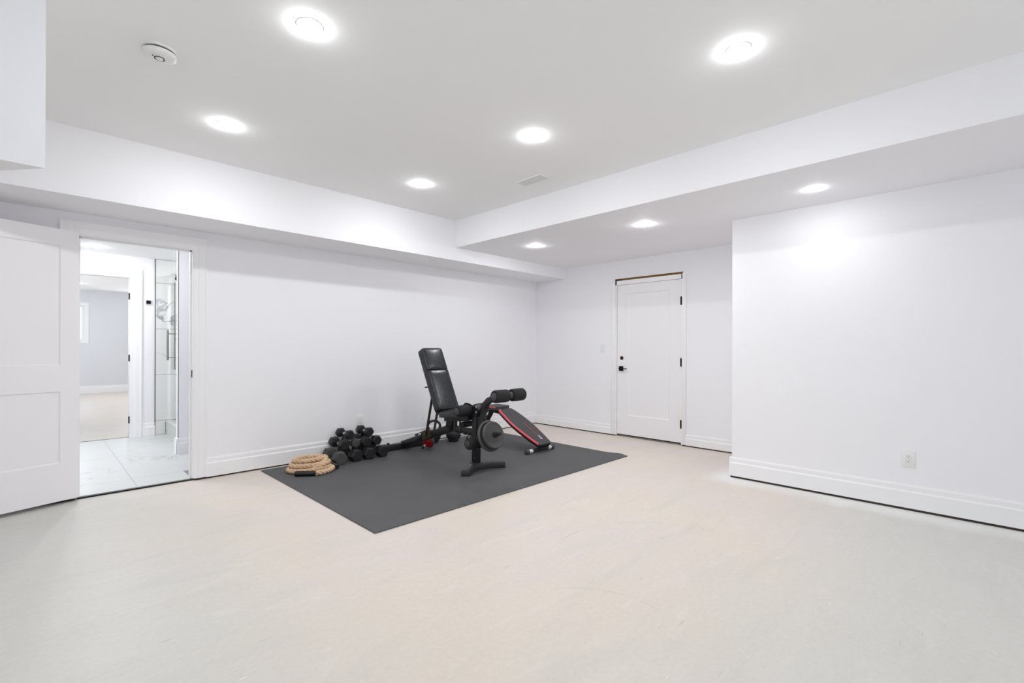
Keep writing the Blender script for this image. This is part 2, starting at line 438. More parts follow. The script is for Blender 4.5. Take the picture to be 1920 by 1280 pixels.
baseboard('baseboard_return', (X3 - .0, YC), (X2, YC), (0, 1), .016, 'white baseboard on the return behind the partition corner')

# ------------------------------------------------------------------ ceiling lights
def downlight(x, y, z, label, mat='lens', r=.046):
    t = thing('recessed_light', label, 'ceiling light', (x, y, z), 'recessed ceiling lights')
    bm = new(); lathe(bm, [(0, r + .014), (-.0015, r + .013), (-.0025, r + .008), (-.0025, r), (0, r)], (x, y, z), (0, 0, 1), 40, cap=False)
    obj('trim_ring', bm, M['plastic'], t, smooth=True)
    bm = new(); lathe(bm, [(-.001, r), (-.0056, r * .97), (-.0094, r * .8), (-.0112, r * .5), (-.0118, 0)], (x, y, z), (0, 0, 1), 40, cap=False)
    obj('lens', bm, M[mat], t, smooth=True)
    return t
downlight(.915, 2.262, HC, 'round recessed ceiling light at the top centre-left edge of the photo')
downlight(2.522, .868, HC, 'round recessed ceiling light highest on the right of the raised ceiling')
downlight(.920, 3.680, HC, 'round recessed ceiling light just right of and below the smoke alarm')
downlight(2.522, 2.280, HC, 'round recessed ceiling light in the middle of the raised ceiling above the vent')
downlight(2.530, 3.697, HC, 'round recessed ceiling light nearest the inner corner of the raised ceiling')
downlight(4.157, 3.712, HL, 'small round recessed light in the low ceiling nearest the soffit end')
downlight(4.165, 2.300, HL, 'round recessed light in the low ceiling near the end door')
downlight(4.135, .874, HL, 'round recessed light in the low ceiling over the right partition', 'lensnear', r=.045)
downlight(.483, 5.95, HB, 'added recessed light brightening the bathroom, hidden above the doorway head', 'lensdim')  # unseen lamp added to brighten the stub wall
downlight(.483, 7.426, HB, 'recessed light in the bathroom ceiling seen through the open doorway', 'lensdim')
downlight(1.95, 7.1, HB, 'recessed light over the shower behind the stub wall', 'lensdim')
downlight(-.6, 6.4, HB, 'recessed light at the hidden left end of the bathroom', 'lensdim')
downlight(.70, 14.77, HF, 'tiny recessed light in the far room seen past the door edge', 'lensdim')

# smoke alarm
sx, sy = .446, 3.00
t = thing('smoke_alarm', 'white round smoke alarm on the ceiling at upper left', 'smoke alarm', (sx, sy, HC))
bm = new(); lathe(bm, [(0, .074), (-.009, .074), (-.011, .070)], (sx, sy, HC), (0, 0, 1), 48); obj('mounting_base', bm, M['plastic'], t, smooth=True)
bm = new(); lathe(bm, [(-.009, .066), (-.021, .066)], (sx, sy, HC), (0, 0, 1), 48); obj('smoke_slot', bm, M['slot'], t, smooth=True, label='dark slot ring around the alarm')
bm = new(); lathe(bm, [(-.0195, .069), (-.0205, .073), (-.034, .072), (-.041, .064), (-.044, .050), (-.045, .0)], (sx, sy, HC), (0, 0, 1), 48); obj('cover', bm, M['plastic'], t, smooth=True)
bm = new(); lathe(bm, [(-.0440, .023), (-.0465, .023), (-.0465, .019), (-.044, .019)], (sx, sy, HC), (0, 0, 1), 36, cap=False); obj('test_button_ring', bm, M['slot'], t, smooth=True)
bm = new(); lathe(bm, [(-.044, .016), (-.049, .015), (-.051, .010), (-.051, 0)], (sx, sy, HC), (0, 0, 1), 30); obj('test_button', bm, M['plastic'], t, smooth=True)
boxobj('indicator_lamp', (sx - .032, sx - .028, sy - .016, sy - .008, HC - .047, HC - .044), M['slot'], t)

# ceiling vent
t = thing('ceiling_vent', 'white rectangular slatted vent in the raised ceiling', 'vent', (3.175, 2.875, HC))
bm = new()
for d in ((3.11, 3.24, 2.725, 2.742), (3.11, 3.24, 3.008, 3.025), (3.11, 3.122, 2.742, 3.008), (3.228, 3.24, 2.742, 3.008)): box(bm, d[0], d[1], d[2], d[3], HC - .008, HC)
bevel(bm, .002, 1); obj('frame', bm, M['plastic'], t)
for k in range(9):
    x = 3.128 + k * .0118
    bm = new(); beam(bm, (x, 2.742, HC - .004), (x, 3.008, HC - .004), .009, .0014, (.5, 0, 1)); obj('slat', bm, M['plastic'], t)
boxobj('backing', (3.122, 3.228, 2.742, 3.008, HC - .001, HC + .001), simple('grey_duct', (222, 221, 219), .8), t)

# ------------------------------------------------------------------ exterior door (door_2) on the end wall
t = thing('door_2', 'closed white single-panel door with black lever on the end wall', 'door', (X2, 3.08, 0), kind='structure')
xs = X2 + .012
SY0, SY1, SZ0, SZ1 = 2.622, 3.545, .030, 2.080
PY0, PY1, PZ0, PZ1 = 2.785, 3.378, .294, 1.958
bm = new()
for d in ((SY0, PY0, SZ0, SZ1), (PY1, SY1, SZ0, SZ1), (PY0, PY1, SZ0, PZ0), (PY0, PY1, PZ1, SZ1)): box(bm, xs, xs + .044, d[0], d[1], d[2], d[3])
bmesh.ops.remove_doubles(bm, verts=bm.verts[:], dist=1e-5)
obj('leaf', bm, M['door'], t)
bm = new()
prism(bm, [(xs, PY0, PZ0), (xs, PY1, PZ0), (xs, PY1, PZ1), (xs, PY0, PZ1)], (.03, 0, 0))
bm.free()
bm = new()   # recessed panel with a sloped sticking
o_ = [(xs + .0005, PY0, PZ0), (xs + .0005, PY1, PZ0), (xs + .0005, PY1, PZ1), (xs + .0005, PY0, PZ1)]; k = .012
i_ = [(xs + .009, PY0 + k, PZ0 + k), (xs + .009, PY1 - k, PZ0 + k), (xs + .009, PY1 - k, PZ1 - k), (xs + .009, PY0 + k, PZ1 - k)]
b_ = [(xs + .035, p[1], p[2]) for p in o_]
O = [bm.verts.new(p) for p in o_]; I = [bm.verts.new(p) for p in i_]; B = [bm.verts.new(p) for p in b_]
bm.faces.new(I)
bm.faces.new(B)
for q in range(4):
    bm.faces.new((O[q], O[(q + 1) % 4], I[(q + 1) % 4], I[q])); bm.faces.new((O[q], B[q], B[(q + 1) % 4], O[(q + 1) % 4]))
obj('panel', bm, M['door'], t)
bm = new()
box(bm, X2 - .004, XE, SY1 + .004, EY1, .014, 2.142); box(bm, X2 - .004, XE, EY0, SY0 - .004, .014, 2.142); box(bm, X2 - .004, XE, EY0, EY1, SZ1 + .004, 2.142)
obj('frame', bm, M['trim'], t)
bm = new(); box(bm, X2 + .006, XE - .01, EY0 + .001, EY1 - .001, 2.140, 2.1695); obj('header_stud', bm, M['woodraw'], t, label='raw brown wood strip exposed above the door frame')
bm = new(); box(bm, X2 + .002, X2 + .04, 3.47, EY1 - .002, 2.143, 2.158); obj('shim', bm, M['hole'], t)
for y0, y1 in ((EY1 - .012, 3.632), (2.554, EY0 + .006)):
    bm = new(); box(bm, X2 - .016, X2, y0, y1, .014, 2.150); bevel(bm, .004, 2); obj('casing', bm, M['trim'], t, smooth=True)
boxobj('threshold', (X2 + .012, XE, EY0, EY1, 0.0, .017), M['steel'], t, label='dim metal threshold under the door')
boxobj('sweep', (X2 + .02, X2 + .05, SY0, SY1, .017, .0295), M['blackgap'], t)
for z in (1.808, 1.038, .265):
    bm = new(); rod(bm, (X2 - .004, SY0 - .002, z - .052), (X2 - .004, SY0 - .002, z + .052), .0100, 14); box(bm, X2 - .002, X2 + .0125, SY0 - .004, SY0 + .003, z - .05, z + .05)
    obj('hinge', bm, M['hardware'], t, smooth=True, label='black butt hinge')
bm = new(); box(bm, xs - .010, xs, 3.449, 3.515, .899, .965); bevel(bm, .002, 1)
h = obj('handle', bm, M['hardware'], t, label='square black lever handle')
bm = new(); rod(bm, (xs - .010, 3.482, .932), (xs - .052, 3.482, .932), .010, 14); beam(bm, (xs - .048, 3.494, .932), (xs - .048, 3.372, .932), .011, .014)
obj('lever', bm, M['hardware'], h, smooth=True)
bm = new(); lathe(bm, [(-.0005, .027), (-.0012, .027)], (xs, 3.474, 1.077), (1, 0, 0), 28); obj('bore_hole', bm, M['hole'], t, label='empty brown deadbolt hole')

# ------------------------------------------------------------------ left doorway (door_1) with open leaf
t = thing('door_1', 'white two-panel door standing open against the left wall', 'door', (.235, Y1 - .022, 0), kind='structure', rz=R(180 + 19))
W = .76; Z0, Z1 = .030, 2.108; st = .112
px0, px1 = st, W - st
pans = ((.32, .868), (1.07, 1.985))
bm = new(); T0, T1 = -.0175, .0175
for d in ((0, px0, Z0, Z1), (px1, W, Z0, Z1), (px0, px1, Z0, pans[0][0]), (px0, px1, pans[0][1], pans[1][0]), (px0, px1, pans[1][1], Z1)): box(bm, d[0], d[1], T0, T1, d[2], d[3])
obj('leaf', bm, M['door'], t, local=True)
for z0, z1 in pans:
    bm = new()
    for s in (-1, 1):
        yo, yi = s * .0170, s * .0090; k = .008
        O = [bm.verts.new(p) for p in ((px0, yo, z0), (px1, yo, z0), (px1, yo, z1), (px0, yo, z1))]
        I = [bm.verts.new(p) for p in ((px0 + k, yi, z0 + k), (px1 - k, yi, z0 + k), (px1 - k, yi, z1 - k), (px0 + k, yi, z1 - k))]
        bm.faces.new(I)
        for q in range(4): bm.faces.new((O[q], O[(q + 1) % 4], I[(q + 1) % 4], I[q]))
    obj('panel', bm, M['door'], t, local=True)
for z in (.25, 1.06, 1.87):
    bm = new(); rod(bm, (-.006, -.0195, z - .045), (-.006, -.0195, z + .045), .006, 12); obj('hinge', bm, M['hardware'], t, smooth=True, local=True)
bm = new()
for s in (-1, 1):
    box(bm, W - .095, W - .035, min(s * .0175, s * .027), max(s * .0175, s * .027), .93, .99); rod(bm, (W - .065, s * .027, .96), (W - .065, s * .06, .96), .009, 12)
    beam(bm, (W - .055, s * .06, .96), (W - .175, s * .06, .96), .011, .014)
obj('handle', bm, M['hardware'], t, smooth=True, local=True)

t = thing('trim_7', 'white cased frame of the bathroom doorway', 'door frame', ((DXL + DXR) / 2, Y1, 0), kind='structure')
bm = new()
box(bm, DXR - .0, DXR + .018, Y1 - .006, YB + .006, .022, DH + .018); box(bm, DXL - .018, DXL, Y1 - .006, YB + .006, .022, DH + .018); box(bm, DXL, DXR, Y1 - .006, YB + .006, DH, DH + .018)
box(bm, DXR - .011, DXR, Y1 + .045, Y1 + .08, .022, DH); box(bm, DXL, DXL + .011, Y1 + .045, Y1 + .08, .022, DH); box(bm, DXL, DXR, Y1 + .045, Y1 + .08, DH - .011, DH)
obj('jamb', bm, M['trim'], t)
def casing_set(parent, xl, xr, zt, y, s, w=.104):
    """moulded casing with mitred corners: left, head, right; s = -1 when the wall faces -Y"""
    pr = [(0, 0), (0, .010), (.35, .012), (.42, .016), (.80, .018), (.92, .023), (1, .023), (1, 0)]
    xl -= .006; xr += .006; zt += .006
    def ring(fn): return [fn(a * w, y + s * b) for a, b in pr]
    R0 = [ring(lambda o, yy: (xl - o, yy, .018)), ring(lambda o, yy: (xl - o, yy, zt + o)), ring(lambda o, yy: (xr + o, yy, zt + o)), ring(lambda o, yy: (xr + o, yy, .018))]
    for A, B in zip(R0, R0[1:]):
        bm = new(); va = [bm.verts.new(p) for p in A]; vb = [bm.verts.new(p) for p in B]; n = len(va)
        bm.faces.new(va); bm.faces.new(list(reversed(vb)))
        for i in range(n): bm.faces.new((va[i], vb[i], vb[(i + 1) % n], va[(i + 1) % n]))
        obj('casing', bm, M['trim'], parent)
casing_set(t, DXL, DXR, DH, Y1, -1)
boxobj('strike_plate', (DXR - .0015, DXR + .001, Y1 + .002, Y1 + .034, .935, 1.0), M['hardware'], t, bev=0, label='black strike plate')

# ------------------------------------------------------------------ outlets, switch, thermostat
def plate_on_x(name, label, cat, y, z, w, h, kindp):
    x = X3 if kindp == 'outlet' else X2
    t = thing(name, label, cat, (x, y, z))
    bm = box(new(), x - .006, x, y - w / 2, y + w / 2, z - h / 2, z + h / 2); bevel(bm, .0025, 2); obj('cover_plate', bm, M['plastic'], t, smooth=True)
    return t
t = plate_on_x('outlet', 'white duplex outlet on the right partition wall', 'outlet', .361, .384, .082, .124, 'outlet')
bm = box(new(), X3 - .0085, X3 - .005, .361 - .017, .361 + .017, .384 - .034, .384 + .034); bevel(bm, .001, 1); r_ = obj('receptacle', bm, M['plastic'], t)
for dz in (-.017, .017):
    bm = new()
    box(bm, X3 - .0092, X3 - .0084, .361 + .0055, .361 + .0075, .384 + dz + .001, .384 + dz + .009); box(bm, X3 - .0092, X3 - .0084, .361 - .0075, .361 - .0055, .384 + dz + .001, .384 + dz + .009)
    lathe(bm, [(0, .0028), (.0008, .0028)], (X3 - .0092, .361, .384 + dz - .006), (1, 0, 0), 12)
    obj('socket_slots', bm, M['slot'], r_)
t = thing('outlet', 'white outlet low on the left wall just above the dumbbell pile', 'outlet', (2.625, Y1, .372))
bm = box(new(), 2.585, 2.665, Y1 - .006, Y1, .308, .436); bevel(bm, .0025, 2); obj('cover_plate', bm, M['plastic'], t, smooth=True)
bm = box(new(), 2.608, 2.642, Y1 - .0085, Y1 - .005, .338, .406); bevel(bm, .001, 1); r_ = obj('receptacle', bm, M['plastic'], t)
for dz in (-.017, .017):
    bm = new()
    box(bm, 2.6175, 2.6195, Y1 - .0092, Y1 - .0084, .372 + dz + .001, .372 + dz + .009); box(bm, 2.6305, 2.6325, Y1 - .0092, Y1 - .0084, .372 + dz + .001, .372 + dz + .009)
    obj('socket_slots', bm, M['slot'], r_)
t = plate_on_x('light_switch', 'white rocker light switch on the end wall beside the door', 'switch', 3.778, 1.208, .074, .118, 'switch')
bm = new(); prism(bm, [(X2 - .006, 3.762, 1.176), (X2 - .006, 3.762, 1.240), (X2 - .011, 3.762, 1.240), (X2 - .007, 3.762, 1.208), (X2 - .0085, 3.762, 1.176)], (0, .032, 0)); obj('rocker', bm, M['plastic'], t)

# ------------------------------------------------------------------ bathroom beyond the doorway
XBW = -1.5; XBE = 2.5
struct('wall_bathroom_far', [(XBW, .0815, Y2, Y2b, .02, HB), (.8865, XBE, Y2, Y2b, .02, HB), (.0815, .8865, Y2, Y2b, 2.1365, HB), (XBW, 6, Y2b - .001, Y2b, HB, HF + .02)], M['wall'],
       'white bathroom wall with a second doorway into the far room', 'wall')
struct('wall_bathroom_side', [(XBE, XBE + .1, YB, Y2b, 0, HB), (XBW - .1, XBW, YB, Y2b, 0, HB)], M['wall'], 'white end walls of the bathroom', 'wall')
struct('ceiling_bathroom', [(XBW, XBE, YB, Y2b, HB, HB + .1)], M['ceil'], 'white bathroom ceiling seen through the doorway', 'ceiling')
t = thing('floor_bathroom', 'white marble tile floor of the bathroom with a dark raised edge', 'floor', (.6, 6.5, 0), kind='structure')
bm = new(); box(bm, DXL, DXR, Y1 + .012, YB, 0, .0115); box(bm, XBW, XBE, YB, Y2b, 0, .0115); obj('subfloor', bm, M['blackgap'], t)
bm = new(); box(bm, DXL, DXR, Y1 + .014, YB, .0115, .0195); box(bm, XBW, XBE, YB, Y2 + .03, .0115, .0195); obj('grout_bed', bm, M['grout'], t)
xs_ = [-1.21, -.60, .01 - .005, .612, 1.222, 1.832, 2.442]
ys_ = [Y1 + .015, 5.42, 6.62, 7.82, Y2 + .03]
for xa, xb in zip(xs_, xs_[1:]):
    for ya, yb in zip(ys_, ys_[1:]):
        x0, x1, y0, y1 = xa + .0015, xb - .0015, ya + .0015, yb - .0015
        if x1 < -.65: continue
        if ya < YB:
            x0, x1 = max(x0, DXL), min(x1, DXR)
            if x1 - x0 < .03:
                continue
        bm = box(new(), x0, x1, y0, y1, .0185, .0205); obj('tile', bm, M['marblefloor'], t)
# second doorway casing and hinges
t = thing('trim_8', 'white cased frame of the doorway between bathroom and far room', 'door frame', (.48, Y2, 0), kind='structure')
bm = new(); box(bm, .868, .886, Y2 - .004, Y2b + .004, .02, 2.136); box(bm, .082, .10, Y2 - .004, Y2b + .004, .02, 2.136); box(bm, .10, .868, Y2 - .004, Y2b + .004, 2.118, 2.136); obj('jamb', bm, M['trim'], t)
casing_set(t, .10, .868, 2.118, Y2, -1, .120)
for z in (1.875, 1.064, .252):
    bm = box(new(), .858, .869, Y2 - .010, Y2 + .02, z - .044, z + .044); obj('hinge', bm, M['hardware'], t, label='black hinge')
bm = new()
baseboard('baseboard_bathroom_far', (.998, Y2), (1.136, Y2), (0, -1), .02, 'short white baseboard between bathroom casing and shower tile')
bm.free()
t = thing('thermostat', 'small black square thermostat on the bathroom wall beside the casing', 'thermostat', (1.064, Y2, 1.809))
bm = box(new(), 1.027, 1.101, Y2 - .010, Y2, 1.774, 1.844); bevel(bm, .003, 2); obj('back_plate', bm, M['plastic'], t)
bm = box(new(), 1.040, 1.089, Y2 - .018, Y2 - .009, 1.786, 1.832); bevel(bm, .002, 1); obj('screen', bm, M['hardware'], t, label='black thermostat face')
# shower
t = thing('wall_shower', 'grey-veined marble tiled shower wall', 'shower wall', (1.8, Y2, 0), kind='structure')
boxobj('grout_bed', (1.139, XBE, Y2 - .006, Y2, .02, HB - .002), M['grout'], t)
zj = [.02, .213, .832, 1.456, 2.077, HB - .003]
for za, zc in zip(zj, zj[1:]):
    for xa, xb in ((1.141, 2.341), (2.344, XBE)):
        if za < .1: xb = min(xb, 1.252)
        if xb <= xa: continue
        boxobj('tile', (xa, xb, Y2 - .012, Y2 - .004, za + .0025, zc - .0025), M['marble'], t)
boxobj('edge_strip', (1.134, 1.141, Y2 - .014, Y2, .02, HB - .002), M['slot'], t, label='dark metal edge strip beside the shower tile')
t = thing('shower_curb', 'white marble shower curb on the bathroom floor', 'shower curb', (1.30, 7.1, 0))
boxobj('riser', (1.256, 1.352, 6.424, Y2 - .013, .0205, .190), M['marblecurb'], t)
boxobj('curb_cap', (1.246, 1.362, 6.424, Y2 - .013, .190, .212), M['marble'], t, bev=.003)
struct('wall_stub', [(1.118, XBE, 6.302, 6.42, .0205, HB)], M['wall'], 'white stub wall at the near end of the shower', 'wall')
baseboard('baseboard_stub', (1.100, 6.302), (XBE, 6.302), (0, -1), .0205, 'white baseboard at the foot of the shower stub wall')
bm = new(); box(bm, 1.100, 1.118, 6.285, 6.42, .0205, .192); tag(obj('baseboard_stub_end', bm, M['trim']), 'white baseboard end on the edge of the stub wall', 'baseboard', kind='structure')
boxobj('corner_strip', (1.112, 1.1175, 6.302, 6.312, .2, HB - .003), M['slot'])
tag(bpy.data.objects['corner_strip'], 'thin dark metal strip on the edge of the shower stub wall', 'metal strip', kind='structure')
t = thing('shower_door', 'clear glass shower door with a vertical bar handle', 'shower door', (1.30, 7.2, .212))
boxobj('glass_pane', (1.297, 1.305, 6.60, Y2 - .05, .220, 2.20), M['glass'], t)
bm = new(); rod(bm, (1.237, 7.65, 1.033), (1.237, 7.65, 1.435), .0125, 14)
for z in (1.07, 1.385): rod(bm, (1.237, 7.65, z), (1.365, 7.65, z), .006, 10)
obj('handle', bm, M['shower_hw'], t, smooth=True)
bm = new(); box(bm, 1.292, 1.310, 6.60, 6.65, 1.9, 1.97); box(bm, 1.292, 1.310, 6.60, 6.65, .4, .47); box(bm, 1.292, 1.31, 6.424, 6.60, 1.92, 1.95); box(bm, 1.292, 1.31, 6.424, 6.60, .42, .45); obj('hinge', bm, M['shower_hw'], t)
t = thing('shower_fixture', 'black shower head on the tiled wall behind the glass', 'shower head', (1.40, Y2 - .01, 2.14))
bm = new(); sweep(bm, [(1.385, Y2 - .012, 2.20), (1.385, Y2 - .08, 2.22), (1.385, Y2 - .13, 2.20), (1.385, Y2 - .16, 2.17)], .009, 10); lathe(bm, [(0, .028), (.006, .026)], (1.385, Y2 - .012, 2.20), (0, -1, 0), 20); obj('arm', bm, M['chrome'], t, smooth=True)
bm = new(); lathe(bm, [(0, .012), (.02, .02), (.035, .055), (.045, .058), (.05, .05)], (1.385, Y2 - .155, 2.178), (0, -.5, -.86), 24); obj('head', bm, M['hardware'], t, smooth=True)
t = thing('shower_riser', 'slim chrome riser rail inside the glass shower', 'shower rail', (1.355, Y2 - .04, 1.6))
bm = new(); rod(bm, (1.352, Y2 - .045, .9), (1.352, Y2 - .045, 2.10), .009, 12)
for z in (1.0, 1.52, 2.0): rod(bm, (1.352, Y2 - .013, z), (1.352, Y2 - .045, z), .008, 10)
obj('rail', bm, M['shower_hw'], t, smooth=True)

# ------------------------------------------------------------------ far room
struct('wall_farroom_end', [(-1.6, -.28, Y3, Y3 + .15, .02, HF), (.888, 6, Y3, Y3 + .15, .02, HF), (-.28, .888, Y3, Y3 + .15, 0.02, 1.386), (-.28, .888, Y3, Y3 + .15, 2.266, HF)], M['farwall'],
       'pale blue-grey end wall of the far room', 'wall')
struct('wall_farroom_side', [(-1.7, -1.6, Y2b, Y3, 0, HF), (6, 6.1, Y2b, Y3, 0, HF)], M['farwall'], 'pale blue-grey side walls of the far room', 'wall')
struct('ceiling_farroom', [(-1.6, 6, Y2b, Y3, HF, HF + .1)], M['ceil'], 'white ceiling of the far room', 'ceiling')
baseboard('baseboard_farroom', (-1.6, Y3), (6, Y3), (0, -1), .0, 'white baseboard of the far room end wall')
t = thing('window_1', 'small bright window on the far room end wall', 'window', (.3, Y3, 1.8), kind='structure')
bm = new()
for d in ((.888, .976, 1.298, 2.354), (-.368, -.28, 1.298, 2.354), (-.28, .888, 2.266, 2.354), (-.28, .888, 1.298, 1.386)): box(bm, d[0], d[1], Y3 - .018, Y3, d[2], d[3])
obj('casing', bm, M['trim'], t)
bm = new()
for d in ((.838, .888, 1.386, 2.266), (-.28, -.23, 1.386, 2.266), (-.23, .838, 2.236, 2.266), (-.23, .838, 1.386, 1.416)): box(bm, d[0], d[1], Y3 + .04, Y3 + .10, d[2], d[3])
obj('window_frame', bm, M['trim'], t)
boxobj('pane', (-.232, .840, Y3 + .068, Y3 + .073, 1.414, 2.238), M['glass'], t)
# unseen windows added around the fill panels behind and beside the camera
t = thing('added_window_rear', 'wide window added behind the camera around the fill light', 'window', (1.5, YW, 1.5), kind='structure')
bm = new()
for d in ((.3, .36, .95, 2.1), (2.64, 2.7, .95, 2.1), (.36, 2.64, 2.04, 2.1), (.36, 2.64, .95, 1.01), (1.47, 1.53, .95, 2.1)): box(bm, d[0], d[1], YW - .08, YW - .02, d[2], d[3])
obj('window_frame', bm, M['trim'], t)

t = thing('added_window_side', 'wide window added in the unseen near left wall around the fill light', 'window', (XW, .2, 1.45), kind='structure')
bm = new()
for d in ((-1.3, -1.24, .7, 2.2), (1.64, 1.7, .7, 2.2), (-1.24, 1.64, 2.14, 2.2), (-1.24, 1.64, .7, .76), (.17, .23, .76, 2.14)): box(bm, XW - .08, XW - .02, d[0], d[1], d[2], d[3])
obj('window_frame', bm, M['trim'], t)

# ------------------------------------------------------------------ gym mat
MX0, MX1, MY0, MY1 = 1.552, 4.660, 2.776, 4.972
bm = new(); nx, ny = 62, 44; MT = .008
def mz(x, y):
    # slightly lifted, curled far right corner
    d = math.hypot(x - MX1, y - MY0); return 0
gr_ = [[bm.verts.new((MX0 + (MX1 - MX0) * i / nx, MY0 + (MY1 - MY0) * j / ny + (.0 if j else .018 * sin(pi * i / nx) * 0), 0)) for j in range(ny + 1)] for i in range(nx + 1)]
for i in range(nx):
    for j in range(ny): bm.faces.new((gr_[i][j], gr_[i + 1][j], gr_[i + 1][j + 1], gr_[i][j + 1]))
for row in gr_:
    for v in row:
        v.co.z = MT + mz(v.co.x, v.co.y)
        dy = v.co.y - MY0; v.co.x += .055 * math.exp(-((dy - .13) / .075) ** 2) * max(0, 1 - (MX1 - v.co.x) / .5)
ext = bmesh.ops.extrude_face_region(bm, geom=bm.faces[:])
for v in [g for g in ext['geom'] if isinstance(g, bmesh.types.BMVert)]: v.co.z -= MT - .0005
gm_ = obj('gym_mat', bm, M['mat'], smooth=False)
tag(gm_, 'large dark grey rubber mat on the floor under the gym gear', 'mat')
G = MT   # mat surface height

# ------------------------------------------------------------------ adjustable weight bench
CX = 3.09
wb_ = thing('weight_bench', 'black adjustable weight bench with raised backrest and leg extension', 'weight bench', (CX, 4.0, G))
# backrest pad
def pad(name, center, xdir, ldir, W_, L_, T_, mat, parent, bev=.018, taper=None, crown=.008, label=None, subdiv=(6, 10), rlo=.035, rhi=.035):
    xdir = Vector(xdir).normalized(); ldir = Vector(ldir).normalized(); n = xdir.cross(ldir).normalized()
    bm = new(); c = Vector(center); nu, nv = subdiv; top = []; bot = []
    rr = bev
    us = [-.5, -.5 + rr * .3 / W_, -.5 + rr / W_] + [-.5 + rr / W_ + (1 - 2 * rr / W_) * i / nu for i in range(1, nu)] + [.5 - rr / W_, .5 - rr * .3 / W_, .5]
    vs = [-.5, -.5 + rr * .3 / L_, -.5 + rr / L_] + [-.5 + rr / L_ + (1 - 2 * rr / L_) * i / nv for i in range(1, nv)] + [.5 - rr / L_, .5 - rr * .3 / L_, .5]
    def hgt(u, v):
        du = min(.5 - abs(u), rr / W_) / (rr / W_); dv = min(.5 - abs(v), rr / L_) / (rr / L_)
        e = (1 - (1 - du) ** 2) ** .5 * (1 - (1 - dv) ** 2) ** .5
        return T_ / 2 - rr * (1 - e) + crown * (1 - (2 * u) ** 2) * (1 - (2 * v) ** 4)
    def corner(u, v):
        # round the outline corners
        cr_ = rhi if v > 0 else rlo; x = u * W_; y = v * L_; ax = abs(x) - (W_ / 2 - cr_); ay = abs(y) - (L_ / 2 - cr_)
        if cr_ > 0 and ax > 0 and ay > 0:
            h = math.hypot(ax, ay); mxx = max(ax, ay); k = mxx / h if h else 1
            x = math.copysign(W_ / 2 - cr_ + ax * k, x); y = math.copysign(L_ / 2 - cr_ + ay * k, y)
        tw = taper(v) if taper else 1
        return x * tw, y
    for v in vs:
        rt_ = []; rb_ = []
        for u in us:
            x, y = corner(u, v); base = c + xdir * x + ldir * y
            rt_.append(bm.verts.new(base + n * hgt(u, v))); rb_.append(bm.verts.new(base - n * (T_ / 2)))
        top.append(rt_); bot.append(rb_)
    for a in range(len(vs) - 1):
        for b in range(len(us) - 1):
            bm.faces.new((top[a][b], top[a][b + 1], top[a + 1][b + 1], top[a + 1][b])); bm.faces.new((bot[a][b], bot[a + 1][b], bot[a + 1][b + 1], bot[a][b + 1]))
    for a in range(len(vs) - 1):
        bm.faces.new((top[a][0], top[a + 1][0], bot[a + 1][0], bot[a][0])); bm.faces.new((top[a][-1], bot[a][-1], bot[a + 1][-1], top[a + 1][-1]))
    for b in range(len(us) - 1):
        bm.faces.new((top[0][b], bot[0][b], bot[0][b + 1], top[0][b + 1])); bm.faces.new((top[-1][b], top[-1][b + 1], bot[-1][b + 1], bot[-1][b]))
    return obj(name, bm, mat, parent, smooth=True, label=label)
bd = Vector((0, 4.30 - 3.975, 1.210 - .565)); bl = bd.length; bdn = bd.normalized(); nn = Vector((1, 0, 0)).cross(bdn)  # outward normal
c0 = Vector((CX, 3.975, .565)); T_ = .082
LU = bl * .365
low = c0 + bdn * ((bl - LU) / 2 - .002) - nn * (T_ / 2); hi = c0 + bdn * (bl - LU / 2 + .002) - nn * (T_ / 2)
pl = pad('backrest', low, (1, 0, 0), bdn, .272, bl - LU - .001, T_, M['vinyl'], wb_, bev=.010, crown=.007, rhi=0, rlo=.02)
pad('headrest', hi, (1, 0, 0), bdn, .272, LU - .001, T_, M['vinyl'], wb_, bev=.010, crown=.010, rlo=0, rhi=.03)
bm = new(); beam(bm, c0 + bdn * .03 - nn * (T_ + .004), c0 + bdn * (bl - .05) - nn * (T_ + .004), .23, .008, nn); obj('backrest_board', bm, M['powder'], wb_)
bm = new()
for s in (-.07, .07): beam(bm, c0 + Vector((s, 0, 0)) + bdn * -.02 - nn * (T_ + .02), c0 + Vector((s, 0, 0)) + bdn * (bl * .72) - nn * (T_ + .02), .03, .03, nn)
obj('backrest_rail', bm, M['powder'], wb_)
bm = new(); q = c0 + bdn * (bl * .42) - nn * (T_ + .03); rod(bm, q + Vector((-.15, 0, 0)), q + Vector((-.05, 0, 0)), .007, 12); obj('adjusting_pin', bm, M['hardware'], wb_, smooth=True)
# seat
sd = Vector((0, -.34, .045)); pad('seat', (CX - .005, 3.815, .535), (-1, 0, 0), sd, .30, .33, .058, M['vinyl'], wb_, bev=.022, crown=.016)
bm = new(); beam(bm, (CX, 3.98, .485), (CX, 3.64, .528), .22, .014); obj('seat_plate', bm, M['bronze'], wb_)
bm = new()
for s in (-.055, .055): beam(bm, (CX + s, 3.98, .462), (CX + s, 3.60, .505), .03, .05)
obj('seat_rail', bm, M['powder'], wb_)
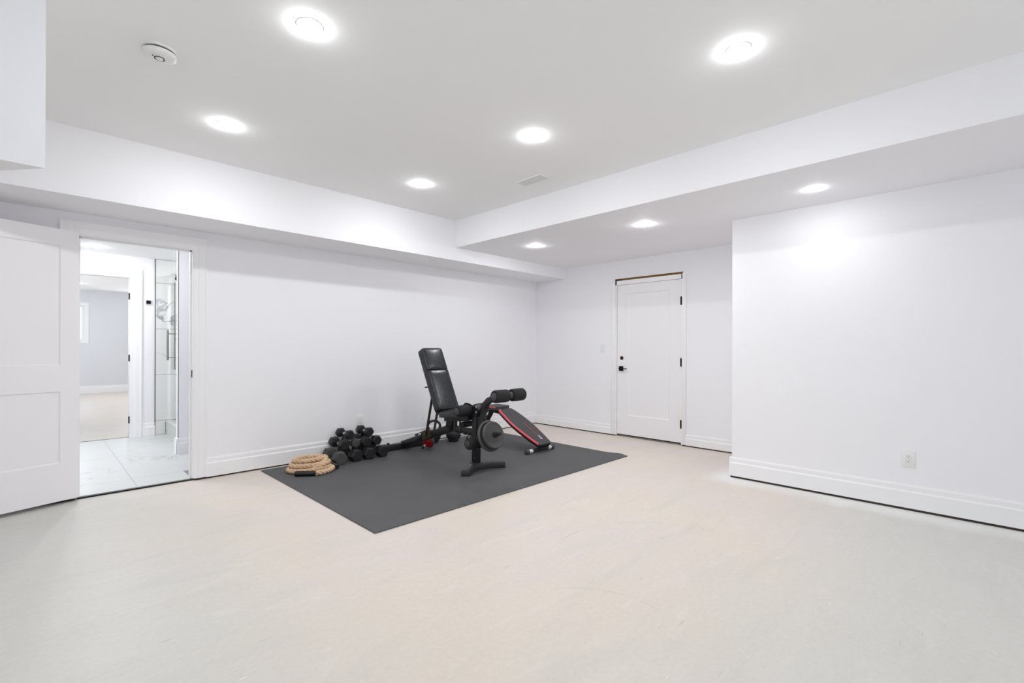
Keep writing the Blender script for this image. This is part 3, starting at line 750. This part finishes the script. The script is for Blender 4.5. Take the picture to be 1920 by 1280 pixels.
# main frame
bm = new(); beam(bm, (CX, 4.86, .052 + G), (CX, 3.93, .368), .068, .078); bevel(bm, .006, 2); obj('rear_beam', bm, M['powder'], wb_, smooth=True)
bm = new(); beam(bm, (CX, 4.56, .178), (CX, 4.36, .250), .078, .088); bevel(bm, .006, 2); obj('hinge_bracket', bm, M['powder'], wb_, smooth=True)
bm = new(); beam(bm, (CX, 3.97, .366), (CX, 3.55, .362), .055, .062); bevel(bm, .006, 2); obj('front_rail', bm, M['powder'], wb_, smooth=True)
bm = new(); beam(bm, (CX, 3.95, .36), (CX, 3.93, .475), .08, .10, (0, 1, 0)); bevel(bm, .006, 2); obj('pivot_bracket', bm, M['powder'], wb_, smooth=True)
bm = new(); box(bm, CX - .033, CX + .033, 3.512, 3.578, .06 + G, .578); bevel(bm, .006, 2); post = obj('front_post', bm, M['powder'], wb_, smooth=True)
bm = new(); lathe(bm, [(0, .007), (.004, .006), (.005, .0)], (CX - .030, 3.53, .12), (-1, 0, 0), 12); obj('bolt', bm, M['chrome'], wb_, smooth=True)
# rear stabiliser
bm = new(); box(bm, CX - .22, CX + .22, 4.832, 4.908, .004 + G, .070 + G); bevel(bm, .008, 2); obj('rear_foot', bm, M['powder'], wb_, smooth=True)
for s in (-1, 1):
    bm = new(); box(bm, CX + s * .235 - .03, CX + s * .235 + .03, 4.828, 4.912, G, .076 + G); bevel(bm, .014, 3); obj('foot_cap', bm, M['rubber'], wb_, smooth=True)
bm = new(); lathe(bm, [(0, .018), (.012, .016), (.018, .008), (.018, 0)], (CX - .20, 4.872, .073 + G), (0, 0, 1), 16); obj('knob', bm, M['hardware'], wb_, smooth=True)
# front stabiliser: flat bow whose ends sweep towards the room
def bow():
    bm = new(); n = 22; A = []; hh = .058
    for i in range(n + 1):
        a = -1 + 2 * i / n
        x = CX - .008 + a * .262; y = 3.515 - .125 * (abs(a) ** 1.8); wdt = .040
        tx, ty = 1, -.125 * 1.8 * (abs(a) ** .8) * (1 if a > 0 else -1) / .255
        L_ = math.hypot(tx, ty); nxx, nyy = -ty / L_, tx / L_
        A.append([bm.verts.new((x + nxx * s * wdt, y + nyy * s * wdt, z)) for s, z in ((-1, G), (1, G), (1, G + hh), (-1, G + hh))])
    for P, Q in zip(A, A[1:]):
        for k in range(4): bm.faces.new((P[k], P[(k + 1) % 4], Q[(k + 1) % 4], Q[k]))
    bm.faces.new(A[0]); bm.faces.new(list(reversed(A[-1])))
    bevel(bm, .004, 2, 50); return bm
obj('front_foot', bow(), M['powdergrey'], wb_, smooth=True)
bm = new(); box(bm, CX - .05, CX + .05, 3.49, 3.59, .056 + G, .064 + G); bevel(bm, .003, 1); obj('post_flange', bm, M['powdergrey'], wb_)
# bronze adjusting ladder and struts
bm = new()
for s in (-.052, .050): beam(bm, (CX + s, 4.335, .215), (CX + s, 4.175, .83), .006, .030)
obj('backrest_strut', bm, M['bronze'], wb_, label='bronze coloured flat strut behind the backrest')
bm = new(); beam(bm, (CX - .040, 4.42, .215), (CX - .040, 4.27, .275), .012, .085); obj('ladder_plate', bm, M['bronze'], wb_, label='bronze notched plate on the rear beam')
bm = new(); rod(bm, (CX - .05, 4.43, .235), (CX - .075, 4.43, .235), .020, 18, .003); obj('pivot_bolt', bm, M['chrome'], wb_, smooth=True)
bm = new()
for y in (3.86, 3.77): beam(bm, (CX - .025, y, .49), (CX - .025, y, .345), .010, .022, (0, 1, 0))
obj('seat_strut', bm, M['bronze'], wb_, label='bronze coloured strut under the seat')
bm = new(); rod(bm, (CX - .06, 3.69, .435), (CX + .10, 3.69, .435), .030, 20, .004); obj('lower_foam_tube', bm, M['foam'], wb_, smooth=True)
bm = new(); rod(bm, (CX - .045, 3.94, .442), (CX - .075, 3.94, .442), .010, 12); obj('bolt', bm, M['chrome'], wb_, smooth=True)
# thigh rollers at the seat front
def foamroller(parent, x0, x1, y, z, r, capside):
    bm = new(); L_ = x1 - x0
    lathe(bm, [(0, r * .62), (.002, r * .86), (.010, r * .97), (.02, r), (L_ - .02, r), (L_ - .010, r * .97), (L_ - .002, r * .86), (L_, r * .62)], (x0, y, z), (1, 0, 0), 36)
    f = obj('foam_roller', bm, M['foam'], parent, smooth=True)
    for s, x in ((-1, x0), (1, x1)):
        if capside in (s, 0):
            bm = new(); lathe(bm, [(-.002, r * .60), (.004, r * .60), (.007, r * .52), (.007, r * .22), (.011, r * .20), (.011, 0)], (x, y, z), (s, 0, 0), 28)
            obj('end_cap', bm, M['foamgrey'], f, smooth=True)
    return f
foamroller(wb_, CX - .195, CX - .035, 3.612, .588, .056, -1); foamroller(wb_, CX + .040, CX + .195, 3.612, .588, .056, 1)
bm = new(); rod(bm, (CX - .19, 3.612, .588), (CX + .19, 3.612, .588), .012, 14); obj('roller_bar', bm, M['chrome'], wb_, smooth=True)
# post head bracket
bm = new(); prism(bm, [(CX - .036, 3.60, .52), (CX - .036, 3.50, .53), (CX - .036, 3.47, .60), (CX - .036, 3.50, .645), (CX - .036, 3.56, .645), (CX - .036, 3.60, .60)], (.072, 0, 0)); bevel(bm, .006, 2)
obj('post_head', bm, M['powder'], wb_, smooth=True)
for p in ((CX - .036, 3.505, .625), (CX - .036, 3.507, .575)):
    bm = new(); lathe(bm, [(0, .012), (.006, .011), (.009, .006), (.009, 0)], p, (-1, 0, 0), 16); obj('bolt', bm, M['chrome'], wb_, smooth=True)
bm = new(); sweep(bm, [(CX - .035, 3.57, .630), (CX - .05, 3.60, .650), (CX - .06, 3.64, .652), (CX - .062, 3.665, .635)], .009, 10); obj('locking_pin', bm, M['hardware'], wb_, smooth=True)
# leg lever with gooseneck
LY = 3.445
pts = [(CX, LY, .235), (CX, LY, .40), (CX, LY, .54), (CX, LY - .008, .60), (CX, LY - .035, .655), (CX, LY - .085, .70), (CX, LY - .15, .725), (CX, LY - .25, .748), (CX, LY - .375, .768)]
def rectsweep(bm, pts, w, h):
    pts = [Vector(p) for p in pts]; A = []
    for i, p in enumerate(pts):
        a = pts[max(0, i - 1)]; b = pts[min(len(pts) - 1, i + 1)]; tdir = (b - a).normalized(); s = Vector((1, 0, 0)); u = tdir.cross(s).normalized()
        A.append([bm.verts.new(p + s * (k * w / 2) + u * (l * h / 2)) for k, l in ((-1, -1), (1, -1), (1, 1), (-1, 1))])
    for P, Q in zip(A, A[1:]):
        for k in range(4): bm.faces.new((P[k], P[(k + 1) % 4], Q[(k + 1) % 4], Q[k]))
    bm.faces.new(A[0]); bm.faces.new(list(reversed(A[-1]))); return bm
bm = rectsweep(new(), pts, .046, .058); bevel(bm, .005, 2, 60); obj('leg_lever', bm, M['powder'], wb_, smooth=True)
foamroller(wb_, CX - .192, CX - .022, 3.085, .770, .059, -1); foamroller(wb_, CX + .026, CX + .188, 3.085, .770, .059, 1)
bm = new(); rod(bm, (CX - .19, 3.085, .770), (CX + .19, 3.085, .770), .033, 18); obj('roller_bar', bm, M['foamgrey'], wb_, smooth=True)
foamroller(wb_, CX - .192, CX - .024, 3.452, .290, .056, -1); foamroller(wb_, CX + .026, CX + .185, 3.452, .290, .056, 1)
bm = new(); rod(bm, (CX - .18, 3.452, .290), (CX + .18, 3.452, .290), .014, 14); obj('roller_bar', bm, M['powder'], wb_, smooth=True)
# weight horn (tilted up), carries the plates
HA = Vector((0, -1, .29)).normalized(); H0 = Vector((CX, LY - .02, .336))
bm = new(); rod(bm, H0, H0 + HA * .245, .0155, 20, .003); obj('weight_horn', bm, M['powder'], wb_, smooth=True)

def weight_plate(name, label, at_, r, th):
    t = thing(name, label, 'weight plate', tuple(H0 + HA * at_), 'grey plates on the bench lever')
    o = H0 + HA * at_
    bm = new()
    prof = [(0, .017), (0, r * .92), (th * .12, r * .975), (th * .35, r), (th * .65, r), (th * .88, r * .975), (th, r * .92), (th * .90, r * .88), (th * .86, r * .40), (th, r * .30), (th, .017)]
    lathe(bm, prof, o, HA, 56, cap=False)
    # bore
    d, s, u = frame_of(HA); obj('disc', bm, M['plate'], t, smooth=True)
    bm = new(); lathe(bm, [(-.001, .0175), (th + .004, .0175), (th + .004, .030), (th - .002, .030)], o, HA, 28, cap=False); obj('hub', bm, M['plate'], t, smooth=True)
weight_plate('weight_plate', 'larger grey weight plate on the lever, behind the smaller one', .068, .152, .030)
weight_plate('weight_plate', 'smaller grey weight plate on the lever, facing the room', .116, .132, .034)
bm = new(); lathe(bm, [(0, .016), (0, .027), (.022, .027), (.030, .022), (.030, .016)], H0 + HA * .158, HA, 24, cap=False)
tag(obj('spin_collar', bm, M['rubber'], smooth=True), 'black collar clamped in front of the smaller plate', 'collar')

# ------------------------------------------------------------------ sit-up bench
AX = 4.145
ab = thing('situp_bench', 'decline sit-up bench with red piping behind the weight plates', 'sit-up bench', (AX, 4.0, G))
pa = Vector((AX, 3.535, .108)); pb = Vector((AX, 4.205, .452)); ld = (pb - pa).normalized(); pn = Vector((1, 0, 0)).cross(ld).normalized(); PL = (pb - pa).length
outline = [(-.085, 0), (-.105, .018), (-.128, .14), (-.150, .33), (-.152, .46), (-.135, .60), (-.115, .715), (-.100, PL - .008), (-.085, PL), (.085, PL), (.100, PL - .012), (.122, .69), (.142, .58), (.152, .46), (.150, .33), (.128, .14), (.105, .022), (.085, 0)]
def P3(x, l, h): return pa + Vector((x, 0, 0)) + ld * l + pn * h
bm = prism(new(), [P3(x, l, 0) for x, l in outline], -pn * .026); bevel(bm, .006, 3, 50); obj('pad', bm, M['padgrey'], ab, smooth=True, label='charcoal vinyl pad')
bm = prism(new(), [P3(x * .96, l, -.026) for x, l in outline], -pn * .026); obj('pad_board', bm, M['padblack'], ab)
left = [P3(x - .003, l, -.008) for x, l in outline[1:8]]; right = [P3(x + .003, l, -.008) for x, l in outline[10:17]]
def smoothpts(p, n=6):
    out = []
    for i in range(len(p) - 1):
        a = p[max(0, i - 1)]; b = p[i]; c = p[i + 1]; d = p[min(len(p) - 1, i + 2)]
        for k in range(n):
            t_ = k / n; out.append(.5 * ((2 * b) + (c - a) * t_ + (2 * a - 5 * b + 4 * c - d) * t_ ** 2 + (3 * b - a - 3 * c + d) * t_ ** 3))
    out.append(p[-1]); return out
for s_, pr_ in ((left, .013), (right, .0035)):
    bm = sweep(new(), smoothpts(s_), pr_, 10); obj('piping', bm, M['piping'], ab, smooth=True, label='red edge piping')
# print on the pad (illegible red line of lettering and a small white mark)
bm = new()
rnd = random.Random(4)
l = .42
while l > .17:
    w_ = rnd.uniform(.008, .018)
    bm2 = [P3(.016, l, .0006), P3(.030, l, .0006), P3(.030, l - w_, .0006), P3(.016, l - w_, .0006)]
    prism(bm, bm2, pn * .0006); l -= w_ + .006
obj('print_line', bm, M['printred'], ab, label='small red line of print on the pad')
bm = new()
for x0, l0, x1, l1, w_ in ((.012, .158, .040, .132, .007), (.018, .128, .046, .150, .007), (.006, .112, .040, .106, .010), (.010, .096, .034, .090, .008)):
    beam(bm, P3(x0, l0, .0009), P3(x1, l1, .0009), w_, .0008, pn)
obj('print_mark', bm, M['printwhite'], ab, label='small white mark on the pad')
# seat pad beyond the high end
qa = Vector((AX - .01, 4.235, .458)); qb = Vector((AX - .01, 4.47, .468)); qn = Vector((1, 0, 0)).cross((qb - qa).normalized())
ol = [(-.11, 0), (-.128, .02), (-.128, .20), (-.11, .235), (.11, .235), (.128, .20), (.128, .02), (.11, 0)]
bm = prism(new(), [qa + Vector((x, l_, .004 * l_)) + qn * .022 for x, l_ in ol], -qn * .048); bevel(bm, .006, 3, 50); obj('seat', bm, M['padgrey'], ab, smooth=True)
bm = new(); beam(bm, qa + Vector((-.128, .01, .012)), qa + Vector((-.128, .21, .014)), .010, .014); obj('piping', bm, M['piping'], ab, label='red edge piping')
# frame, feet
bm = new(); beam(bm, (AX, 3.62, .055 + G), (AX, 4.24, .392), .045, .05); beam(bm, (AX, 4.22, .395), (AX, 4.50, .415), .045, .05); bevel(bm, .004, 1); obj('main_tube', bm, M['padblack'], ab)
bm = new(); beam(bm, (AX, 4.45, .40), (AX, 4.70, .03 + G), .045, .05); bevel(bm, .004, 1); obj('rear_leg', bm, M['padblack'], ab)
bm = new(); rod(bm, (AX - .20, 4.70, .026 + G), (AX + .20, 4.70, .026 + G), .025, 20, .004); obj('rear_foot', bm, M['powder'], ab, smooth=True)
FX = 4.121
bm = new(); rod(bm, (FX - .20, 3.605, .027 + G), (FX + .20, 3.605, .027 + G), .021, 20); obj('front_foot', bm, M['powder'], ab, smooth=True)
for s in (-1, 1):
    bm = new(); rod(bm, (FX + s * .19, 3.605, .027 + G), (FX + s * .243, 3.605, .027 + G), .0265, 22, .006); obj('foot_cap', bm, M['foamgrey'], ab, smooth=True)
    bm = new(); rod(bm, (FX + s * .135, 3.605, .027 + G), (FX + s * .19, 3.605, .027 + G), .0222, 22); obj('foot_sticker', bm, M['sticker'], ab, smooth=True, label='white sticker wrapped on the foot tube')

# ------------------------------------------------------------------ kettlebells
def kettlebell(x, y, rb, label, rz):
    t = thing('kettlebell', label, 'kettlebell', (x, y, G), 'kettlebells behind the bench', rz=rz)
    bm = new(); prof = [(0, 0), (0, rb * .62)] + [(rb * .96 * (1 + sin(a)) if True else 0, rb * cos(a)) for a in [R(-48 + i * 12) for i in range(0, 11)]] + [(rb * 1.93, 0)]
    lathe(bm, prof, (0, 0, 0), (0, 0, 1), 36); obj('body', bm, M['glovepurple'], t, smooth=True, local=True)
    hz = rb * 1.55; pts_ = []
    for i in range(25):
        a = i / 24
        ang = R(205 - a * 230)
        pts_.append((cos(ang) * rb * .88, 0, rb * 2.42 + sin(ang) * rb * .72))
    pts_ = [(-rb * .55, 0, hz)] + pts_ + [(rb * .55, 0, hz)]
    bm = new(); sweep(bm, pts_, rb * .185, 14); obj('handle', bm, M['glovepurple'], t, smooth=True, local=True)
    return t
kettlebell(3.555, 4.895, .088, 'black kettlebell nearer the wheel, its loop handle showing left of the strut', R(-40))
kettlebell(3.785, 4.790, .098, 'black kettlebell under the apex of the bench frame', R(30))

# ------------------------------------------------------------------ ab wheel
wc = Vector((3.290, 4.640, G + .086)); wa = Vector((-.86, -.42, -.34)).normalized()
aw = thing('ab_wheel', 'red exercise wheel with black tyre and chrome handle on the mat', 'exercise wheel', tuple(wc))
bm = new(); lathe(bm, [(-.022, .05), (-.022, .067), (-.014, .075), (.014, .075), (.022, .067), (.022, .05)], wc, wa, 40, cap=False); obj('tyre', bm, M['foamgrey'], aw, smooth=True)
bm = new(); lathe(bm, [(-.024, 0), (-.024, .05), (-.020, .064), (.020, .064), (.026, .058), (.022, .044), (.022, .022), (.032, .018), (.032, 0)], wc, wa, 40); obj('hub', bm, M['red'], aw, smooth=True, label='bright red wheel disc')
for s in (-1, 1):
    bm = new(); rod(bm, wc + wa * s * .03, wc + wa * s * .12, .009, 16); obj('handle', bm, M['chrome'], aw, smooth=True)
    bm = new(); rod(bm, wc + wa * s * .118, wc + wa * s * .150, .0125, 16, .003); obj('grip_end', bm, M['hardware'], aw, smooth=True)

# small loose clamp behind the bench, at the foot of the sit-up bench
cl = thing('spring_clamp', 'small black spring collar lying on the mat behind the bench post', 'collar', (3.93, 4.70, G))
bm = new(); lathe(bm, [(0, .028), (.022, .028), (.022, .020), (0, .020), (0, .028)], (3.80, 4.55, G + .029), (1, -.3, 0), 22, cap=False); obj('ring', bm, M['hardware'], cl, smooth=True)
bm = new(); rod(bm, (3.80, 4.55, G + .057), (3.775, 4.535, G + .095), .005, 10); rod(bm, (3.822, 4.543, G + .057), (3.845, 4.53, G + .09), .005, 10); obj('lever', bm, M['chrome'], cl, smooth=True)

# ------------------------------------------------------------------ dumbbells
def dumbbell_master(r, headlen, gap, mat, round_=False):
    """axis along local Y, origin at the centre"""
    t = thing('hex_dumbbell', '', 'dumbbell', (0, 0, 0), 'hex dumbbells piled against the wall')
    for s in (-1, 1):
        bm = new(); y0 = s * gap / 2
        prof = [(0, r * .70), (.004, r * .95), (.008, r), (headlen - .009, r), (headlen - .003, r * .93), (headlen, r * .84)]
        lathe(bm, prof, (0, y0, 0), (0, s, 0), 24 if round_ else 6)
        # rim and recessed face ring
        h = obj('head', bm, mat, t, local=True, smooth=round_)
        bm = new(); lathe(bm, [(headlen - .001, r * .60), (headlen + .0015, r * .58), (headlen + .0015, r * .48), (headlen - .001, r * .46)], (0, y0, 0), (0, s, 0), 24, cap=False)
        obj('face_ring', bm, mat, h, local=True, smooth=True)
    bm = new(); g = gap / 2 + .004
    lathe(bm, [(-g, .017), (-g + .010, .015), (-g * .55, .0145), (0, .0175), (g * .55, .0145), (g - .010, .015), (g, .017)], (0, 0, 0), (0, 1, 0), 20); obj('handle', bm, M['chrome'], t, local=True, smooth=True)
    return t
def copy_tree(o, parent=None):
    c = o.copy(); COL.objects.link(c); c.parent = parent
    for ch in list(o.children): copy_tree(ch, c)
    return c
# (x, y centre, z, radius class, yaw, label)
DB = [
    (2.205, 4.785, 'A', 0, -2, 'scuffed grey-black hex dumbbell at the bottom of the pile, nearest the rope'),
    (2.378, 4.800, 'B', 0, 3, 'black hex dumbbell in the bottom row, second from the rope'),
    (2.535, 4.795, 'B', 0, -1, 'black hex dumbbell in the bottom row, third from the rope'),
    (2.690, 4.800, 'B', 0, 2, 'black hex dumbbell in the bottom row, nearest the bench foot'),
    (2.300, 4.885, 'C', 1, -1, 'black hex dumbbell in the middle row, nearest the rope, chrome grip showing'),
    (2.437, 4.895, 'R', 1, 2, 'dumbbell with a round worn grey face in the middle row of the pile'),
    (2.552, 4.885, 'C', 1, -2, 'black hex dumbbell in the middle row, right beside the round-faced one'),
    (2.672, 4.885, 'C', 1, 1, 'black hex dumbbell in the middle row, nearest the bench'),
    (2.372, 4.895, 'D', 2, 1, 'black hex dumbbell on top of the pile, nearer the rope'),
    (2.617, 4.915, 'D', 2, -2, 'black hex dumbbell on top of the pile, under the outlet'),
]
RA = {'A': .072, 'B': .068, 'C': .0570, 'R': .050, 'D': .052}
masters = {}
for x, y, k, row, yaw, lab in DB:
    if k not in masters:
        masters[k] = dumbbell_master(RA[k], {'A': .105, 'B': .10, 'C': .088, 'R': .06, 'D': .062}[k], .135 if k in 'AB' else .138, M['rubbergrey'] if k in 'AR' else M['rubber'], k == 'R')
        o = masters[k]
    else: o = copy_tree(masters[k])
    ap = .866
    zA = G + RA['B'] * ap
    zC = G + 2 * RA['B'] * ap + RA['C'] * ap
    zR = G + 2 * RA['B'] * ap + RA['R']
    zD = zC + RA['C'] * ap + RA['D'] * ap
    z = {'A': G + RA['A'] * ap, 'B': zA, 'C': zC + .002, 'R': zR + .001, 'D': zD + .003}[k]
    o.location = (x, y, z); o.rotation_euler = (0, 0, R(yaw)); o['label'] = lab
# make sure hexagons lie on a flat: rotate heads' meshes by 30 degrees once per master
done = set()
for o in bpy.data.objects:
    if o.name.split('.')[0] == 'head' and o.data and o.parent and o.parent.name.startswith('hex_dumbbell') and o.data.name not in done:
        done.add(o.data.name)
        zs = [v.co for v in o.data.vertices]; mx_ = max(zs, key=lambda c: c.z)
        a0 = math.atan2(mx_.z, mx_.x) % (pi / 3)   # vertex angle modulo 60 degrees; 0 puts a flat on the floor
        o.data.transform(Matrix.Rotation(a0, 4, 'Y'))

# ------------------------------------------------------------------ battle rope
GR = G + .0016
rope_c = Vector((1.885, 4.640, 0)); RR = .0235
path = []
def lay(n, a0, a1, rx0, rx1, z0, z1, cx=0, cy=0, rot=R(-18), squash=.66):
    for i in range(n):
        t_ = i / n; a = a0 + (a1 - a0) * t_; rx = rx0 + (rx1 - rx0) * t_; z = z0 + (z1 - z0) * t_
        x = cos(a) * rx; y = sin(a) * rx * squash
        path.append(Vector((rope_c.x + cx + x * cos(rot) - y * sin(rot), rope_c.y + cy + x * sin(rot) + y * cos(rot), GR + z)))
lay(70, R(-60), R(300), .188, .184, RR, RR)
lay(60, R(300), R(620), .182, .138, RR, RR + .002, 0, 0, R(-18), .60)
lay(14, R(620), R(680), .138, .176, RR + .002, RR * 3 - .004)
lay(60, R(680), R(1020), .176, .160, RR * 3 - .004, RR * 3 - .004, .01, .01, R(-14), .66)
lay(12, R(1020), R(1075), .160, .150, RR * 3 - .004, RR * 5 - .012, .01, .012)
lay(56, R(1075), R(1420), .148, .128, RR * 5 - .012, RR * 5 - .008, .012, .02, R(-10), .62)
# resample evenly
def resample(p, step):
    out = [p[0]]; acc = 0
    for a, b in zip(p, p[1:]):
        d = (b - a).length; t_ = step - acc
        while t_ <= d: out.append(a + (b - a) * (t_ / d)); t_ += step
        acc = (acc + d) % step
    return out
pp = resample(smoothpts(path, 3), .009)
def twisted(bm, pts, r, strands=3, pitch=.115, seg=9):
    n = len(pts); T = [(pts[min(n - 1, i + 1)] - pts[max(0, i - 1)]).normalized() for i in range(n)]
    s = T[0].orthogonal().normalized(); S = []
    for i in range(n): s = (s - T[i] * s.dot(T[i])).normalized(); S.append(s.copy())
    for k in range(strands):
        q = []
        for i in range(n):
            a = 2 * pi * (k / strands + i * .009 / pitch); u = T[i].cross(S[i]); q.append(pts[i] + (S[i] * cos(a) + u * sin(a)) * r * .51)
        sweep(bm, q, r * .50, seg)
    return bm
rp = thing('battle_rope', 'coiled tan battle rope at the near left corner of the mat', 'rope', (rope_c.x, rope_c.y, G))
obj('rope_coil', twisted(new(), pp, RR), M['rope'], rp, smooth=True)
# front tail ending in a black wrapped handle, and right tail
tail1 = smoothpts([Vector((2.065, 4.545, GR + RR)), Vector((2.045, 4.475, GR + RR)), Vector((1.98, 4.415, GR + RR)), Vector((1.90, 4.395, GR + RR)), Vector((1.84, 4.400, GR + RR))], 8)
obj('rope_tail', twisted(new(), resample(tail1, .009), RR), M['rope'], rp, smooth=True)
def wrap(bm, a, b, r):
    a, b = Vector(a), Vector(b); L_ = (b - a).length; pr = [(0, r * .9)]
    for i in range(1, 16): pr.append((L_ * i / 17, r * (1 + .07 * (i % 2))))
    pr += [(L_ * .96, r), (L_, r * .75), (L_, 0)]
    return lathe(bm, pr, a, b - a, 24)
obj('rope_handle', wrap(new(), (1.845, 4.400, GR + RR), (1.700, 4.515, GR + RR), RR * .98), M['marks'], rp, smooth=True, label='black wrapped end of the rope in front')
tail2 = smoothpts([Vector((2.02, 4.80, GR + RR)), Vector((2.075, 4.745, GR + RR)), Vector((2.10, 4.685, GR + RR)), Vector((2.10, 4.640, GR + RR))], 8)
obj('rope_tail', twisted(new(), resample(tail2, .009), RR * .9), M['rope'], rp, smooth=True)
obj('rope_handle', wrap(new(), (2.105, 4.640, GR + RR), (2.095, 4.485, GR + RR), RR * .95), M['marks'], rp, smooth=True, label='black wrapped end of the rope beside the dumbbells')
